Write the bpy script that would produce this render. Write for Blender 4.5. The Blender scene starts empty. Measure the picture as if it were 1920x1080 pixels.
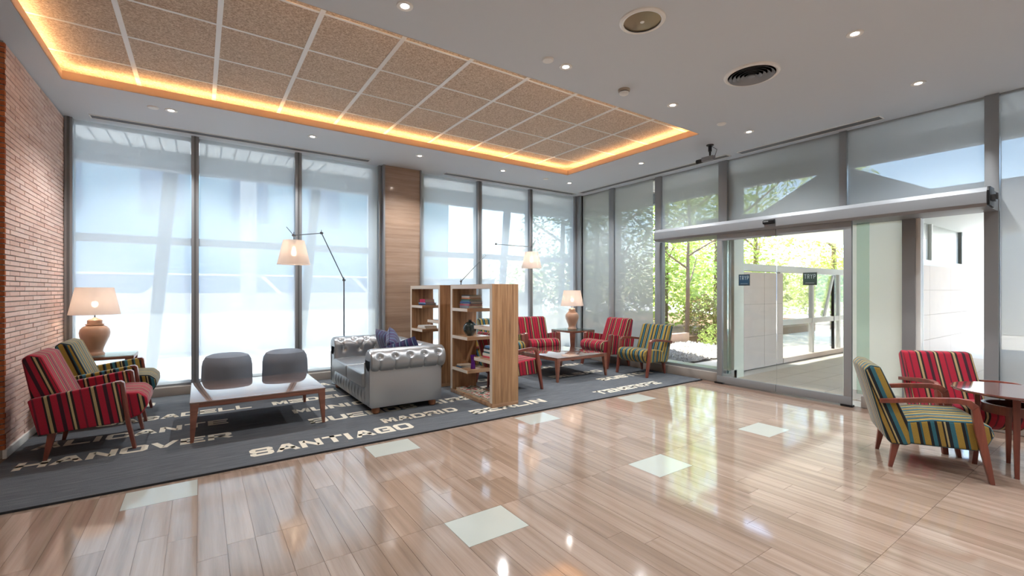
import bpy, bmesh, math, random
from mathutils import Vector, Matrix
random.seed(7)
sc = bpy.context.scene
COL = sc.collection
PI = math.pi

# ------------------------------------------------------------ camera, world, sun, exposure
cam = bpy.data.cameras.new('camera')
cam_o = bpy.data.objects.new('camera', cam)
COL.objects.link(cam_o)
sc.camera = cam_o
cam.sensor_width = 36.0
cam.lens = 850.0 / 1920.0 * 36.0
cam.shift_y = 4.0 / 1920.0
cam.clip_start = 0.05
cam.clip_end = 300
cam_o.location = (0, 0, 1.35)
cam_o.rotation_euler = (PI / 2, 0, -math.atan2(.5669, .8238))

w = bpy.data.worlds.new('sky')
sc.world = w
w.use_nodes = True
nt = w.node_tree
sky = nt.nodes.new('ShaderNodeTexSky')
sky.sky_type = 'NISHITA'
sky.sun_disc = False
sky.sun_elevation = math.radians(58)
sky.sun_rotation = math.radians(-8)
bg = nt.nodes['Background']
nt.links.new(sky.outputs[0], bg.inputs[0])
bg.inputs[1].default_value = 0.6

sun = bpy.data.lights.new('sun', 'SUN')
sun.energy = 10.0
sun.angle = math.radians(0.6)
sun.color = (1.0, .95, .87)
sun_o = bpy.data.objects.new('sun', sun)
COL.objects.link(sun_o)
sun_o.location = (0, 20, 30)
sun_o.rotation_euler = Vector((-.15, 1.0, 1.91)).to_track_quat('Z', 'Y').to_euler()

vs = sc.view_settings
sc.display_settings.display_device = 'sRGB'
vs.view_transform = 'Standard'
vs.look = 'None'
vs.gamma = 1.0
vs.use_curve_mapping = False
vs.exposure = 0.93

cy = sc.cycles
cy.max_bounces = 12
cy.diffuse_bounces = 6
cy.glossy_bounces = 5
cy.transmission_bounces = 8
cy.transparent_max_bounces = 24
cy.caustics_reflective = False
cy.caustics_refractive = False
cy.sample_clamp_indirect = 6.0

# ------------------------------------------------------------ materials
MATS = {}

def S(r, g, b):
    """sRGB 0-255 to linear"""
    def f(c):
        c /= 255.0
        return c / 12.92 if c <= .04045 else ((c + .055) / 1.055) ** 2.4
    return (f(r), f(g), f(b), 1.0)

class NT:
    """small wrapper for node trees"""
    def __init__(s, name):
        s.m = bpy.data.materials.new(name)
        s.m.use_nodes = True
        s.t = s.m.node_tree
        s.p = s.t.nodes['Principled BSDF']
        s.out = s.t.nodes['Material Output']
        MATS[name] = s.m
    def n(s, kind, **kw):
        nd = s.t.nodes.new(kind)
        for k, v in kw.items():
            if k.startswith('i_'):
                nd.inputs[k[2:].replace('_', ' ')].default_value = v
            else:
                setattr(nd, k, v)
        return nd
    def l(s, a, b):
        s.t.links.new(a, b)
    def ramp(s, stops, fac, interp='LINEAR'):
        r = s.n('ShaderNodeValToRGB')
        r.color_ramp.interpolation = interp
        e = r.color_ramp.elements
        e[0].position, e[0].color = stops[0]
        e[1].position, e[1].color = stops[1]
        for p, c in stops[2:]:
            x = e.new(p)
            x.color = c
        s.l(fac, r.inputs[0])
        return r
    def bump(s, h, strength=.2, dist=.01):
        b = s.n('ShaderNodeBump')
        b.inputs['Strength'].default_value = strength
        b.inputs['Distance'].default_value = dist
        s.l(h, b.inputs['Height'])
        s.l(b.outputs[0], s.p.inputs['Normal'])
    def coords(s, kind='Object', scale=(1, 1, 1), rnd=0.0):
        tc = s.n('ShaderNodeTexCoord')
        mp = s.n('ShaderNodeMapping')
        mp.inputs['Scale'].default_value = scale
        s.l(tc.outputs[kind], mp.inputs[0])
        if rnd:
            oi = s.n('ShaderNodeObjectInfo')
            mu = s.n('ShaderNodeMath', operation='MULTIPLY')
            mu.inputs[1].default_value = rnd
            s.l(oi.outputs['Random'], mu.inputs[0])
            s.l(mu.outputs[0], mp.inputs['Location'])
        return mp.outputs[0]
    def mix(s, a, b, fac):
        """a,b colours or sockets"""
        m = s.n('ShaderNodeMix', data_type='RGBA')
        for sock, v in ((m.inputs[6], a), (m.inputs[7], b), (m.inputs[0], fac)):
            if hasattr(v, 'is_output'):
                s.l(v, sock)
            else:
                sock.default_value = v
        return m.outputs[2]

def plain(name, col, rough=.5, metal=0, spec=.5, noise=0.0, nscale=20, bump=0.0, coat=0):
    k = NT(name)
    k.p.inputs['Base Color'].default_value = col
    k.p.inputs['Roughness'].default_value = rough
    k.p.inputs['Metallic'].default_value = metal
    k.p.inputs['Specular IOR Level'].default_value = spec
    k.p.inputs['Coat Weight'].default_value = coat
    k.p.inputs['Coat Roughness'].default_value = .03
    if noise or bump:
        nz = k.n('ShaderNodeTexNoise', i_Scale=nscale, i_Detail=4.0)
        k.l(k.coords(), nz.inputs[0])
        if noise:
            d = tuple(max(0, c * (1 - noise)) for c in col[:3]) + (1,)
            h = tuple(min(1, c * (1 + noise)) for c in col[:3]) + (1,)
            k.l(k.mix(d, h, nz.outputs['Fac']), k.p.inputs['Base Color'])
        if bump:
            k.bump(nz.outputs['Fac'], bump, .004)
    return k.m

def emit(name, col, strength):
    k = NT(name)
    k.p.inputs['Base Color'].default_value = col
    k.p.inputs['Emission Color'].default_value = col
    k.p.inputs['Emission Strength'].default_value = strength
    return k.m

def glass(name, tint=(1, 1, 1, 1), ior=1.5, rough=0.0):
    k = NT(name)
    tr = k.n('ShaderNodeBsdfTransparent')
    tr.inputs[0].default_value = tint
    gl = k.n('ShaderNodeBsdfGlossy')
    gl.inputs['Roughness'].default_value = rough
    fr = k.n('ShaderNodeFresnel')
    fr.inputs[0].default_value = ior
    # both faces of the sheet share the fresnel; halve it
    mu = k.n('ShaderNodeMath', operation='MULTIPLY')
    mu.inputs[1].default_value = .7
    k.l(fr.outputs[0], mu.inputs[0])
    mx = k.n('ShaderNodeMixShader')
    k.l(mu.outputs[0], mx.inputs[0])
    k.l(tr.outputs[0], mx.inputs[1])
    k.l(gl.outputs[0], mx.inputs[2])
    k.l(mx.outputs[0], k.out.inputs[0])
    return k.m

def sheer(name, col, open_, transl=.55):
    """woven screen cloth: part open weave, part translucent yarn"""
    k = NT(name)
    tr = k.n('ShaderNodeBsdfTransparent')
    tl = k.n('ShaderNodeBsdfTranslucent')
    tl.inputs[0].default_value = col
    df = k.n('ShaderNodeBsdfDiffuse')
    df.inputs[0].default_value = col
    m1 = k.n('ShaderNodeMixShader')
    m1.inputs[0].default_value = transl
    k.l(df.outputs[0], m1.inputs[1])
    k.l(tl.outputs[0], m1.inputs[2])
    m2 = k.n('ShaderNodeMixShader')
    m2.inputs[0].default_value = open_
    k.l(m1.outputs[0], m2.inputs[1])
    k.l(tr.outputs[0], m2.inputs[2])
    k.l(m2.outputs[0], k.out.inputs[0])
    return k.m

def stripes(name, seq, rough=.85):
    """seq: list of (width_mm, colour); repeated along U"""
    k = NT(name)
    uv = k.n('ShaderNodeUVMap')
    uv.uv_map = 'UVMap'
    sp = k.n('ShaderNodeSeparateXYZ')
    k.l(uv.outputs[0], sp.inputs[0])
    tot = sum(a for a, _ in seq) / 1000.0
    dv = k.n('ShaderNodeMath', operation='DIVIDE')
    dv.inputs[1].default_value = tot
    k.l(sp.outputs[0], dv.inputs[0])
    fr = k.n('ShaderNodeMath', operation='FRACT')
    k.l(dv.outputs[0], fr.inputs[0])
    pos = 0
    stops = []
    for a, c in seq:
        stops.append((pos / 1000.0 / tot, c))
        pos += a
    r = k.ramp(stops, fr.outputs[0], 'CONSTANT')
    nz = k.n('ShaderNodeTexNoise', i_Scale=220.0, i_Detail=3.0)
    k.l(k.coords(), nz.inputs[0])
    cm = k.n('ShaderNodeMix', data_type='RGBA', blend_type='MULTIPLY')
    cm.inputs[0].default_value = .45
    k.l(r.outputs[0], cm.inputs[6])
    k.l(nz.outputs['Fac'], cm.inputs[7])
    br = k.n('ShaderNodeBrightContrast')
    br.inputs[1].default_value = .01
    k.l(cm.outputs[2], br.inputs[0])
    k.l(br.outputs[0], k.p.inputs['Base Color'])
    k.p.inputs['Roughness'].default_value = rough
    k.p.inputs['Specular IOR Level'].default_value = .2
    k.p.inputs['Sheen Weight'].default_value = .25
    k.p.inputs['Sheen Roughness'].default_value = .4
    k.bump(nz.outputs['Fac'], .25, .003)
    return k.m

def wood(name, c1, c2, c3, axis='Z', rough=.35, scale=1.0, coat=0.0, rnd=7.0, spec=.5):
    k = NT(name)
    st = {'X': (.35, 9, 9), 'Y': (9, .35, 9), 'Z': (9, 9, .35)}[axis]
    co = k.coords('Object', tuple(a * scale for a in st), rnd)
    nz = k.n('ShaderNodeTexNoise', i_Scale=1.6, i_Detail=6.0, i_Roughness=.6)
    k.l(co, nz.inputs[0])
    fine = k.n('ShaderNodeTexNoise', i_Scale=14.0, i_Detail=3.0)
    k.l(co, fine.inputs[0])
    r = k.ramp([(.3, c1), (.5, c2), (.68, c3)], nz.outputs['Fac'])
    c = k.mix(r.outputs[0], c1, .0)
    mm = k.n('ShaderNodeMix', data_type='RGBA', blend_type='MULTIPLY')
    mm.inputs[0].default_value = .35
    k.l(r.outputs[0], mm.inputs[6])
    k.l(fine.outputs['Fac'], mm.inputs[7])
    br = k.n('ShaderNodeBrightContrast')
    br.inputs[1].default_value = .02
    k.l(mm.outputs[2], br.inputs[0])
    k.l(br.outputs[0], k.p.inputs['Base Color'])
    k.p.inputs['Roughness'].default_value = rough
    k.p.inputs['Coat Weight'].default_value = coat
    k.p.inputs['Coat Roughness'].default_value = .02
    k.p.inputs['Specular IOR Level'].default_value = spec
    return k.m

WHITE = plain('white_paint', S(226, 226, 226), .6)
WALLP = plain('wall_paint', S(214, 210, 204), .7)
CEIL = plain('ceiling_paint', S(206, 213, 219), .75)
COVEP = sheer('cove_diffuser', (.62, .52, .44, 1), 0.0, .30)  # lip made translucent so the strip behind makes it glow
ALU = plain('grey_aluminium', S(150, 153, 155), .38, .35)
ALUL = plain('light_aluminium', S(142, 145, 148), .5, .25)
ALUD = plain('dark_aluminium', S(110, 113, 114), .4, .4)
WHITEMET = plain('white_enamel', S(236, 236, 232), .35)
BLACK = plain('black_plastic', S(18, 19, 21), .35)
CHROME = plain('polished_steel', S(190, 192, 195), .18, 1.0)
CHROMED = plain('brushed_steel', S(120, 124, 128), .3, 1.0)
GLASS = glass('clear_glass', (.97, .985, .975, 1))
GLASSG = glass('green_edge_glass', (.84, .92, .88, 1))
MORTAR = plain('mortar', S(176, 170, 164), .9, noise=.15, nscale=60)
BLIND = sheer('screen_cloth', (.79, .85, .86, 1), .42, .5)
BLINDR = sheer('screen_cloth_shade', (.58, .61, .62, 1), .34, .45)  # same cloth, colour darkened for the less lit garden side
LAMPCLOTH = sheer('lamp_shade_cloth', (.74, .67, .63, 1), .18, .42)
FRAMEW = plain('cream_panel_paint', S(228, 230, 216), .5)
FROST = sheer('frosted_cream_panel', (.93, .93, .86, 1), .04, .7)
PLINTH = plain('stone_plinth', S(158, 150, 142), .35, noise=.08, nscale=6)

RED = stripes('red_striped_cloth', [
    (46, S(176, 22, 52)), (12, S(38, 22, 24)), (18, S(186, 160, 112)), (17, S(40, 26, 26)), (38, S(182, 24, 54)),
    (24, S(62, 20, 36)), (30, S(170, 22, 50)), (10, S(40, 26, 26)), (14, S(196, 172, 124)), (16, S(44, 30, 28)),
    (40, S(180, 24, 52)), (12, S(108, 24, 46))])
YEL = stripes('mustard_teal_striped_cloth', [
    (34, S(170, 142, 62)), (17, S(24, 28, 34)), (22, S(50, 112, 128)), (16, S(24, 26, 32)), (26, S(166, 138, 66)),
    (10, S(26, 26, 30)), (11, S(190, 174, 124)), (20, S(26, 32, 40)), (27, S(56, 116, 132)), (36, S(172, 144, 64)),
    (18, S(26, 28, 32)), (11, S(46, 98, 112))])
PILLOW = stripes('blue_purple_striped_cloth', [
    (30, S(44, 48, 92)), (7, S(120, 150, 172)), (34, S(58, 40, 88)), (12, S(88, 52, 104)), (22, S(36, 62, 104)),
    (8, S(126, 152, 176)), (26, S(40, 44, 84)), (14, S(80, 50, 98))], .7)
CHERRY = wood('cherry_wood', S(98, 38, 24), S(124, 52, 32), S(142, 66, 42), 'Z', .3, 1.2, .2)
CHERRYT = wood('cherry_table_top', S(112, 84, 72), S(132, 102, 90), S(146, 116, 104), 'X', .06, 1.0, 1.0)
TABLEW = wood('table_wood', S(112, 60, 40), S(132, 76, 54), S(146, 88, 64), 'X', .3, 1.0, .2)
WALNUT = wood('walnut_veneer', S(124, 84, 50), S(174, 130, 88), S(200, 158, 114), 'Z', .38, 2.2, .0)
WALNUTH = wood('walnut_shelf_veneer', S(156, 114, 80), S(184, 142, 106), S(204, 168, 130), 'X', .25, 1.2, .3)
EDGE = plain('pale_edge_band', S(222, 208, 192), .4)  # pale tone paints in the light on the panel edges
CLAD = wood('column_cladding', S(158, 130, 110), S(178, 150, 128), S(194, 168, 148), 'X', .22, 1.0, .35)
POUF = plain('slate_wool', S(116, 122, 132), .9, noise=.08, nscale=150, bump=.2)
SILVER = plain('silver_leather', S(168, 171, 174), .33, .75, bump=.05, nscale=90)
BRASSBTN = plain('silver_button', S(196, 198, 200), .25, .8)
FOOTW = plain('sofa_foot_wood', S(150, 98, 66), .4)
CERAM = plain('clay_ceramic', S(196, 160, 136), .28, noise=.05, nscale=9)
GLASSTOP = glass('glass_sheet_top', (.86, .95, .92, 1))
DARKGLAZE = plain('dark_green_glaze', S(38, 52, 52), .12, coat=.6)
PAGES = plain('book_pages', S(214, 202, 180), .85, noise=.06, nscale=200)

# purple glass
k = NT('purple_glass')
k.p.inputs['Base Color'].default_value = S(130, 56, 176)
k.p.inputs['Roughness'].default_value = .08
k.p.inputs['Transmission Weight'].default_value = .55
PURPLE = k.m

# brick
def brick_mat(name, a, b, c):
    k = NT(name)
    oi = k.n('ShaderNodeObjectInfo')
    geo = k.n('ShaderNodeNewGeometry')
    ad = k.n('ShaderNodeMath', operation='ADD')
    k.l(oi.outputs['Random'], ad.inputs[0])
    k.l(geo.outputs['Random Per Island'], ad.inputs[1])
    fr = k.n('ShaderNodeMath', operation='FRACT')
    k.l(ad.outputs[0], fr.inputs[0])
    r = k.ramp([(0, a), (.5, b), (1, c)], fr.outputs[0])
    nz = k.n('ShaderNodeTexNoise', i_Scale=45.0, i_Detail=5.0)
    k.l(k.coords(), nz.inputs[0])
    mm = k.n('ShaderNodeMix', data_type='RGBA', blend_type='MULTIPLY')
    mm.inputs[0].default_value = .18
    k.l(r.outputs[0], mm.inputs[6])
    k.l(nz.outputs['Fac'], mm.inputs[7])
    k.l(mm.outputs[2], k.p.inputs['Base Color'])
    k.p.inputs['Roughness'].default_value = .85
    k.bump(nz.outputs['Fac'], .5, .004)
    return k.m
BRICK = brick_mat('pink_brick', S(236, 200, 184), S(246, 216, 202), S(226, 188, 172))
BRICKO = brick_mat('orange_brick', S(196, 110, 62), S(182, 96, 54), S(208, 130, 82))  # orange end brick, warm light put into its colour

# polished stone floor planks
k = NT('polished_floor_stone')
co = k.coords('Object', (14, .55, 1), 40.0)
nz = k.n('ShaderNodeTexNoise', i_Scale=1.5, i_Detail=5.0, i_Roughness=.6)
k.l(co, nz.inputs[0])
oi = k.n('ShaderNodeObjectInfo')
ra = k.ramp([(.25, S(146, 127, 112)), (.5, S(170, 150, 135)), (.75, S(188, 170, 156))], nz.outputs['Fac'])
rb = k.ramp([(0, S(226, 220, 214)), (.5, S(238, 233, 229)), (1, S(252, 249, 247))], oi.outputs['Random'])
mm = k.n('ShaderNodeMix', data_type='RGBA', blend_type='MULTIPLY')
mm.inputs[0].default_value = 1.0
k.l(ra.outputs[0], mm.inputs[6])
k.l(rb.outputs[0], mm.inputs[7])
k.l(mm.outputs[2], k.p.inputs['Base Color'])
k.p.inputs['Roughness'].default_value = .075
k.p.inputs['IOR'].default_value = 2.1
FLOORM = k.m
FLOORJ = plain('floor_joint', S(112, 90, 76), .5)
FLOORW = plain('white_floor_stone', S(184, 188, 180), .1, spec=.7, noise=.04, nscale=5)

# rug
k = NT('charcoal_rug')
nz = k.n('ShaderNodeTexNoise', i_Scale=3.0, i_Detail=8.0, i_Roughness=.7)
k.l(k.coords('Object', (1.2, 16, 1)), nz.inputs[0])
n2 = k.n('ShaderNodeTexNoise', i_Scale=260.0, i_Detail=2.0)
k.l(k.coords(), n2.inputs[0])
r = k.ramp([(.3, S(82, 86, 91)), (.55, S(102, 105, 109)), (.75, S(120, 122, 125))], nz.outputs['Fac'])
k.l(r.outputs[0], k.p.inputs['Base Color'])
k.p.inputs['Roughness'].default_value = .95
k.p.inputs['Specular IOR Level'].default_value = .1
k.bump(n2.outputs['Fac'], .6, .006)
RUG = k.m
RUGTXT = plain('rug_lettering', S(214, 206, 188), .95, noise=.06, nscale=120, bump=.4)
RUGEDGE = plain('rug_binding', S(40, 40, 42), .95)

# acoustic ceiling board
k = NT('wood_wool_board')
nz = k.n('ShaderNodeTexNoise', i_Scale=75.0, i_Detail=5.0, i_Roughness=.85)
k.l(k.coords(), nz.inputs[0])
r = k.ramp([(.36, S(160, 136, 114)), (.5, S(210, 190, 168)), (.62, S(242, 230, 214))], nz.outputs['Fac'])
k.l(r.outputs[0], k.p.inputs['Base Color'])
k.p.inputs['Roughness'].default_value = .95
k.bump(nz.outputs['Fac'], .6, .006)
BOARD = k.m

LED = emit('led_strip', (1.0, .56, .24, 1), 26.0)
SPOT = emit('downlight_lens', (1.0, .93, .86, 1), 14.0)
BULB = emit('bulb', (1.0, .80, .58, 1), 30.0)

# outdoors
PAVE = plain('pale_paving', S(216, 210, 202), .7, noise=.06, nscale=8)
PAVET = plain('terrace_tile', S(206, 190, 172), .6, noise=.07, nscale=6)
STREET = plain('street_concrete', S(222, 224, 226), .8, noise=.04, nscale=3)
STONEP = plain('pink_stone', S(222, 206, 198), .55, noise=.06, nscale=5)
STONEJ = plain('stone_joint', S(180, 164, 154), .8)
KERB = plain('pink_kerb', S(206, 172, 156), .8, noise=.08, nscale=12)
GRAV = plain('white_gravel', S(168, 165, 160), .85, noise=.35, nscale=7)
SOIL = plain('bark_soil', S(120, 92, 70), .95, noise=.3, nscale=20)
BARK = plain('tree_bark', S(134, 112, 92), .9, noise=.25, nscale=18, bump=.5)
FACADE = plain('pale_facade', S(176, 204, 214), .8)
FACADEB = plain('blue_grey_wall', S(130, 150, 174), .8)
FACADEG = plain('grey_fascia', S(128, 134, 140), .7)
SOFFIT = plain('soffit_white', S(232, 236, 236), .6)
CANOPYG = plain('canopy_grey', S(186, 188, 188), .7)
SHADOWPT = plain('steel_post_paint', S(84, 98, 112), .5)  # dark tone imitates shadow bands on the blinds

def leaf_mat(name, a, b, c):
    k = NT(name)
    geo = k.n('ShaderNodeNewGeometry')
    r = k.ramp([(0, a), (.5, b), (1, c)], geo.outputs['Random Per Island'])
    df = k.n('ShaderNodeBsdfDiffuse')
    tl = k.n('ShaderNodeBsdfTranslucent')
    k.l(r.outputs[0], df.inputs[0])
    k.l(r.outputs[0], tl.inputs[0])
    mx = k.n('ShaderNodeMixShader')
    mx.inputs[0].default_value = .5
    k.l(df.outputs[0], mx.inputs[1])
    k.l(tl.outputs[0], mx.inputs[2])
    k.l(mx.outputs[0], k.out.inputs[0])
    return k.m
LEAF = leaf_mat('bright_leaves', S(176, 196, 100), S(206, 220, 132), S(228, 236, 164))
LEAFD = leaf_mat('dark_leaves', S(84, 112, 56), S(112, 142, 72), S(144, 170, 92))
LEAFB = leaf_mat('brownish_leaves', S(150, 124, 92), S(128, 138, 76), S(176, 150, 110))

# ------------------------------------------------------------ mesh builder
class MB:
    def __init__(s):
        s.v = []
        s.f = []
    def add(s, vs_, fs):
        o = len(s.v)
        s.v += [tuple(p) for p in vs_]
        s.f += [tuple(i + o for i in f) for f in fs]
        return s
    def box(s, x0, x1, y0, y1, z0, z1):
        if x0 > x1: x0, x1 = x1, x0
        if y0 > y1: y0, y1 = y1, y0
        if z0 > z1: z0, z1 = z1, z0
        return s.add([(x0, y0, z0), (x1, y0, z0), (x1, y1, z0), (x0, y1, z0), (x0, y0, z1), (x1, y0, z1), (x1, y1, z1), (x0, y1, z1)],
                     [(0, 3, 2, 1), (4, 5, 6, 7), (0, 1, 5, 4), (1, 2, 6, 5), (2, 3, 7, 6), (3, 0, 4, 7)])
    def prism(s, poly, a, b, axis='Y'):
        """2-D polygon extruded between a and b; axis Y: poly is (x,z); X: (y,z); Z: (x,y)"""
        n = len(poly)
        def P(p, t):
            return {'Y': (p[0], t, p[1]), 'X': (t, p[0], p[1]), 'Z': (p[0], p[1], t)}[axis]
        ar = sum(poly[i][0] * poly[(i + 1) % n][1] - poly[(i + 1) % n][0] * poly[i][1] for i in range(n))
        if (ar > 0) == (axis == 'Y'):
            poly = poly[::-1]
        vs_ = [P(p, a) for p in poly] + [P(p, b) for p in poly]
        fs = [tuple(range(n))[::-1], tuple(range(n, 2 * n))] + [(i, (i + 1) % n, n + (i + 1) % n, n + i) for i in range(n)]
        return s.add(vs_, fs)
    def taper(s, x, y, z0, z1, a0, a1, dx=0, dy=0, b0=None, b1=None):
        """tapered rectangular post: half sizes a (x) and b (y) at bottom 0 / top 1; bottom is offset by dx,dy"""
        b0 = a0 if b0 is None else b0
        b1 = a1 if b1 is None else b1
        vs_ = []
        for (cx, cyy, z, a, b) in ((x + dx, y + dy, z0, a0, b0), (x, y, z1, a1, b1)):
            vs_ += [(cx - a, cyy - b, z), (cx + a, cyy - b, z), (cx + a, cyy + b, z), (cx - a, cyy + b, z)]
        return s.add(vs_, [(0, 3, 2, 1), (4, 5, 6, 7), (0, 1, 5, 4), (1, 2, 6, 5), (2, 3, 7, 6), (3, 0, 4, 7)])
    def lathe(s, prof, c=(0, 0, 0), seg=32, sx=1, sy=1, cap=True):
        n = len(prof)
        vs_ = []
        for r, z in prof:
            for i in range(seg):
                a = 2 * PI * i / seg
                vs_.append((c[0] + r * sx * math.cos(a), c[1] + r * sy * math.sin(a), c[2] + z))
        fs = []
        for j in range(n - 1):
            for i in range(seg):
                k_ = (i + 1) % seg
                fs.append((j * seg + i, j * seg + k_, (j + 1) * seg + k_, (j + 1) * seg + i))
        if cap and prof[0][0] > 1e-6:
            fs.append(tuple(range(seg))[::-1])
        if cap and prof[-1][0] > 1e-6:
            fs.append(tuple((n - 1) * seg + i for i in range(seg)))
        return s.add(vs_, fs)
    def tube(s, pts, rad, seg=10):
        pts = [Vector(p) for p in pts]
        if not hasattr(rad, '__len__'):
            rad = [rad] * len(pts)
        vs_ = []
        up = None
        for i, p in enumerate(pts):
            d = (pts[min(i + 1, len(pts) - 1)] - pts[max(i - 1, 0)]).normalized()
            if up is None:
                up = d.orthogonal().normalized()
            up = (up - d * up.dot(d)).normalized()
            r2 = d.cross(up)
            for j in range(seg):
                a = 2 * PI * j / seg
                vs_.append(p + (up * math.cos(a) + r2 * math.sin(a)) * rad[i])
        fs = []
        for i in range(len(pts) - 1):
            for j in range(seg):
                k_ = (j + 1) % seg
                fs.append((i * seg + j, i * seg + k_, (i + 1) * seg + k_, (i + 1) * seg + j))
        fs.append(tuple(range(seg))[::-1])
        fs.append(tuple((len(pts) - 1) * seg + j for j in range(seg)))
        return s.add(vs_, fs)
    def grid(s, fn, nu, nv):
        vs_ = [fn(i / nu, j / nv) for j in range(nv + 1) for i in range(nu + 1)]
        fs = [(j * (nu + 1) + i, j * (nu + 1) + i + 1, (j + 1) * (nu + 1) + i + 1, (j + 1) * (nu + 1) + i) for j in range(nv) for i in range(nu)]
        return s.add(vs_, fs)
    def mesh(s, name, mat, bevel=0, segs=2, angle=35, uv=None, fixn=False):
        me = bpy.data.meshes.new(name)
        me.from_pydata([tuple(p) for p in s.v], [], s.f)
        if bevel or fixn:
            bm = bmesh.new()
            bm.from_mesh(me)
            if fixn:
                bmesh.ops.remove_doubles(bm, verts=bm.verts, dist=1e-5)
                bmesh.ops.recalc_face_normals(bm, faces=bm.faces)
            if bevel:
                ed = [e for e in bm.edges if len(e.link_faces) == 2 and e.calc_face_angle(0) > math.radians(25)]
                bmesh.ops.bevel(bm, geom=ed, offset=bevel, segments=segs, profile=.6, affect='EDGES', clamp_overlap=True)
            bm.to_mesh(me)
            bm.free()
        me.materials.append(mat)
        if angle:
            for p in me.polygons:
                p.use_smooth = True
            me.set_sharp_from_angle(angle=math.radians(angle))
        if uv:
            ul = me.uv_layers.new(name='UVMap')
            for p in me.polygons:
                for li in p.loop_indices:
                    v = me.vertices[me.loops[li].vertex_index].co
                    if uv == 'x' or (uv == 'auto' and abs(p.normal.y) > .72):
                        ul.data[li].uv = (v.x + .5 + (.36 if name == 'backrest' else .16) * v.z, v.z)
                    else:
                        ul.data[li].uv = (v.y + .5, v.x + v.z)
        return me
    def build(s, name, mat, parent=None, kind=None, label=None, loc=None, rot=None, **kw):
        o = bpy.data.objects.new(name, s.mesh(name, mat, **kw))
        COL.objects.link(o)
        if parent is not None:
            o.parent = parent
        if loc is not None:
            o.location = loc
        if rot is not None:
            o.rotation_euler = rot
        if kind:
            o['kind'] = kind
        if label:
            o['label'] = label
        return o

def tag(o, label, cat, group=None):
    o['label'] = label
    o['category'] = cat
    if group:
        o['group'] = group
    return o

def thing(name, label, cat, loc=(0, 0, 0), rz=0, group=None):
    o = bpy.data.objects.new(name, None)
    COL.objects.link(o)
    o.location = loc
    o.rotation_euler = (0, 0, rz)
    o.empty_display_size = .1
    return tag(o, label, cat, group)

def struct(name, loc=(0, 0, 0)):
    o = bpy.data.objects.new(name, None)
    COL.objects.link(o)
    o.location = loc
    o['kind'] = 'structure'
    return o

KIDS = {}
def kids(o):
    return [c for c in o.children]

def dup(o, loc=None, rz=None, label=None, parent=None, group=None):
    c = o.copy()
    COL.objects.link(c)
    if loc is not None:
        c.location = loc
    if rz is not None:
        c.rotation_euler = (0, 0, rz)
    if label:
        c['label'] = label
    if group:
        c['group'] = group
    if parent is not None:
        c.parent = parent
    for ch in kids(o):
        dup(ch, parent=c)
    return c

def link(name, me, parent=None, loc=(0, 0, 0), rz=0):
    o = bpy.data.objects.new(name, me)
    COL.objects.link(o)
    o.parent = parent
    o.location = loc
    if rz:
        o.rotation_euler = (0, 0, rz)
    return o

# ------------------------------------------------------------ room shell
XL, XR, YB, HC = -1.29, 6.78, 7.25, 3.35
fl = MB().box(-7, 6.3, -6, 7.3, -.2, -.004).build('floor', FLOORJ, kind='structure')
fl['label'] = 'polished beige stone floor'
plank_me = {}
def plank_mesh(wd, ln, mat=FLOORM):
    key = (wd, ln, mat.name)
    if key not in plank_me:
        g = .0008
        plank_me[key] = MB().box(-wd / 2 + g, wd / 2 - g, -ln / 2 + g, ln / 2 - g, -.02, 0).mesh('plank', mat, angle=0)
    return plank_me[key]
fwv, rtv = Vector((.5669, .8238, 0)), Vector((.8238, -.5669, 0))
def in_view(x, y, m=.12):
    d = x * fwv.x + y * fwv.y
    r_ = x * rtv.x + y * rtv.y
    return d > 1.9 and abs(r_ / d) < 960 / 850 + m
PW = .1308
white_c = [(1.36 + 12 * PW * i, 2.237 + 1.55 * j) for i in range(-4, 4) for j in (0, 1)]
seams = [2.387 + 1.55 * j for j in range(-6, 4)]
cand = []
ncol = int((6.3 + 7) / PW)
for ci in range(ncol):
    x0 = 1.36 - 1.5 * PW - 64 * PW + ci * PW
    x = x0 + PW / 2
    if x > 6.3 - PW / 2 or x < -6.9:
        continue
    for sj in seams:
        y0, y1 = sj, sj + 1.55
        # the white stone sits at the far end of its row
        wh = any(wx < 5.0 and abs(x - wx) < 1.5 * PW and y0 < wy < y1 for wx, wy in white_c)
        top = y1 - (.3 if wh else 0)
        L = round(top - y0, 2)
        cut = round(random.choice([.35, .45, .55, .65, .75, .9]), 2)
        for a, b in ((y0, y0 + cut), (y0 + cut, y0 + L)):
            if a < -5.9 or b > 7.2:
                continue
            cand.append((x, (a + b) / 2, round(b - a, 2)))
vis = sorted([c for c in cand if in_view(c[0], c[1]) and c[1] < 4.3], key=lambda c: c[0] * fwv.x + c[1] * fwv.y)
single = vis[:272]
rest = [c for c in cand if c not in set(single)]
for x, y, ln in single:
    link('plank', plank_mesh(PW, ln), fl, (x, y, 0))
mb = MB()
for x, y, ln in rest:
    mb.box(x - PW / 2 + .0008, x + PW / 2 - .0008, y - ln / 2 + .0008, y + ln / 2 - .0008, -.02, 0)
mb.build('planking', FLOORM, fl, kind='stuff', angle=0)
for wx, wy in white_c:
    if -6.7 < wx < 5.0 and -5.7 < wy < 7:
        o = link('tile', plank_mesh(.392, .298, FLOORW), fl, (wx, wy, 0))

# ceiling with the recessed panel field
HX0, HX1, HY0, HY1 = -1.08, 5.27, 3.42, 5.95
ce = MB()
ce.box(-7, HX0, -6, 7.32, HC, HC + .006).box(HX1, XR, -6, 7.32, HC, HC + .006)
ce.box(HX0, HX1, -6, HY0, HC, HC + .006).box(HX0, HX1, HY1, 7.32, HC, HC + .006)
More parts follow.
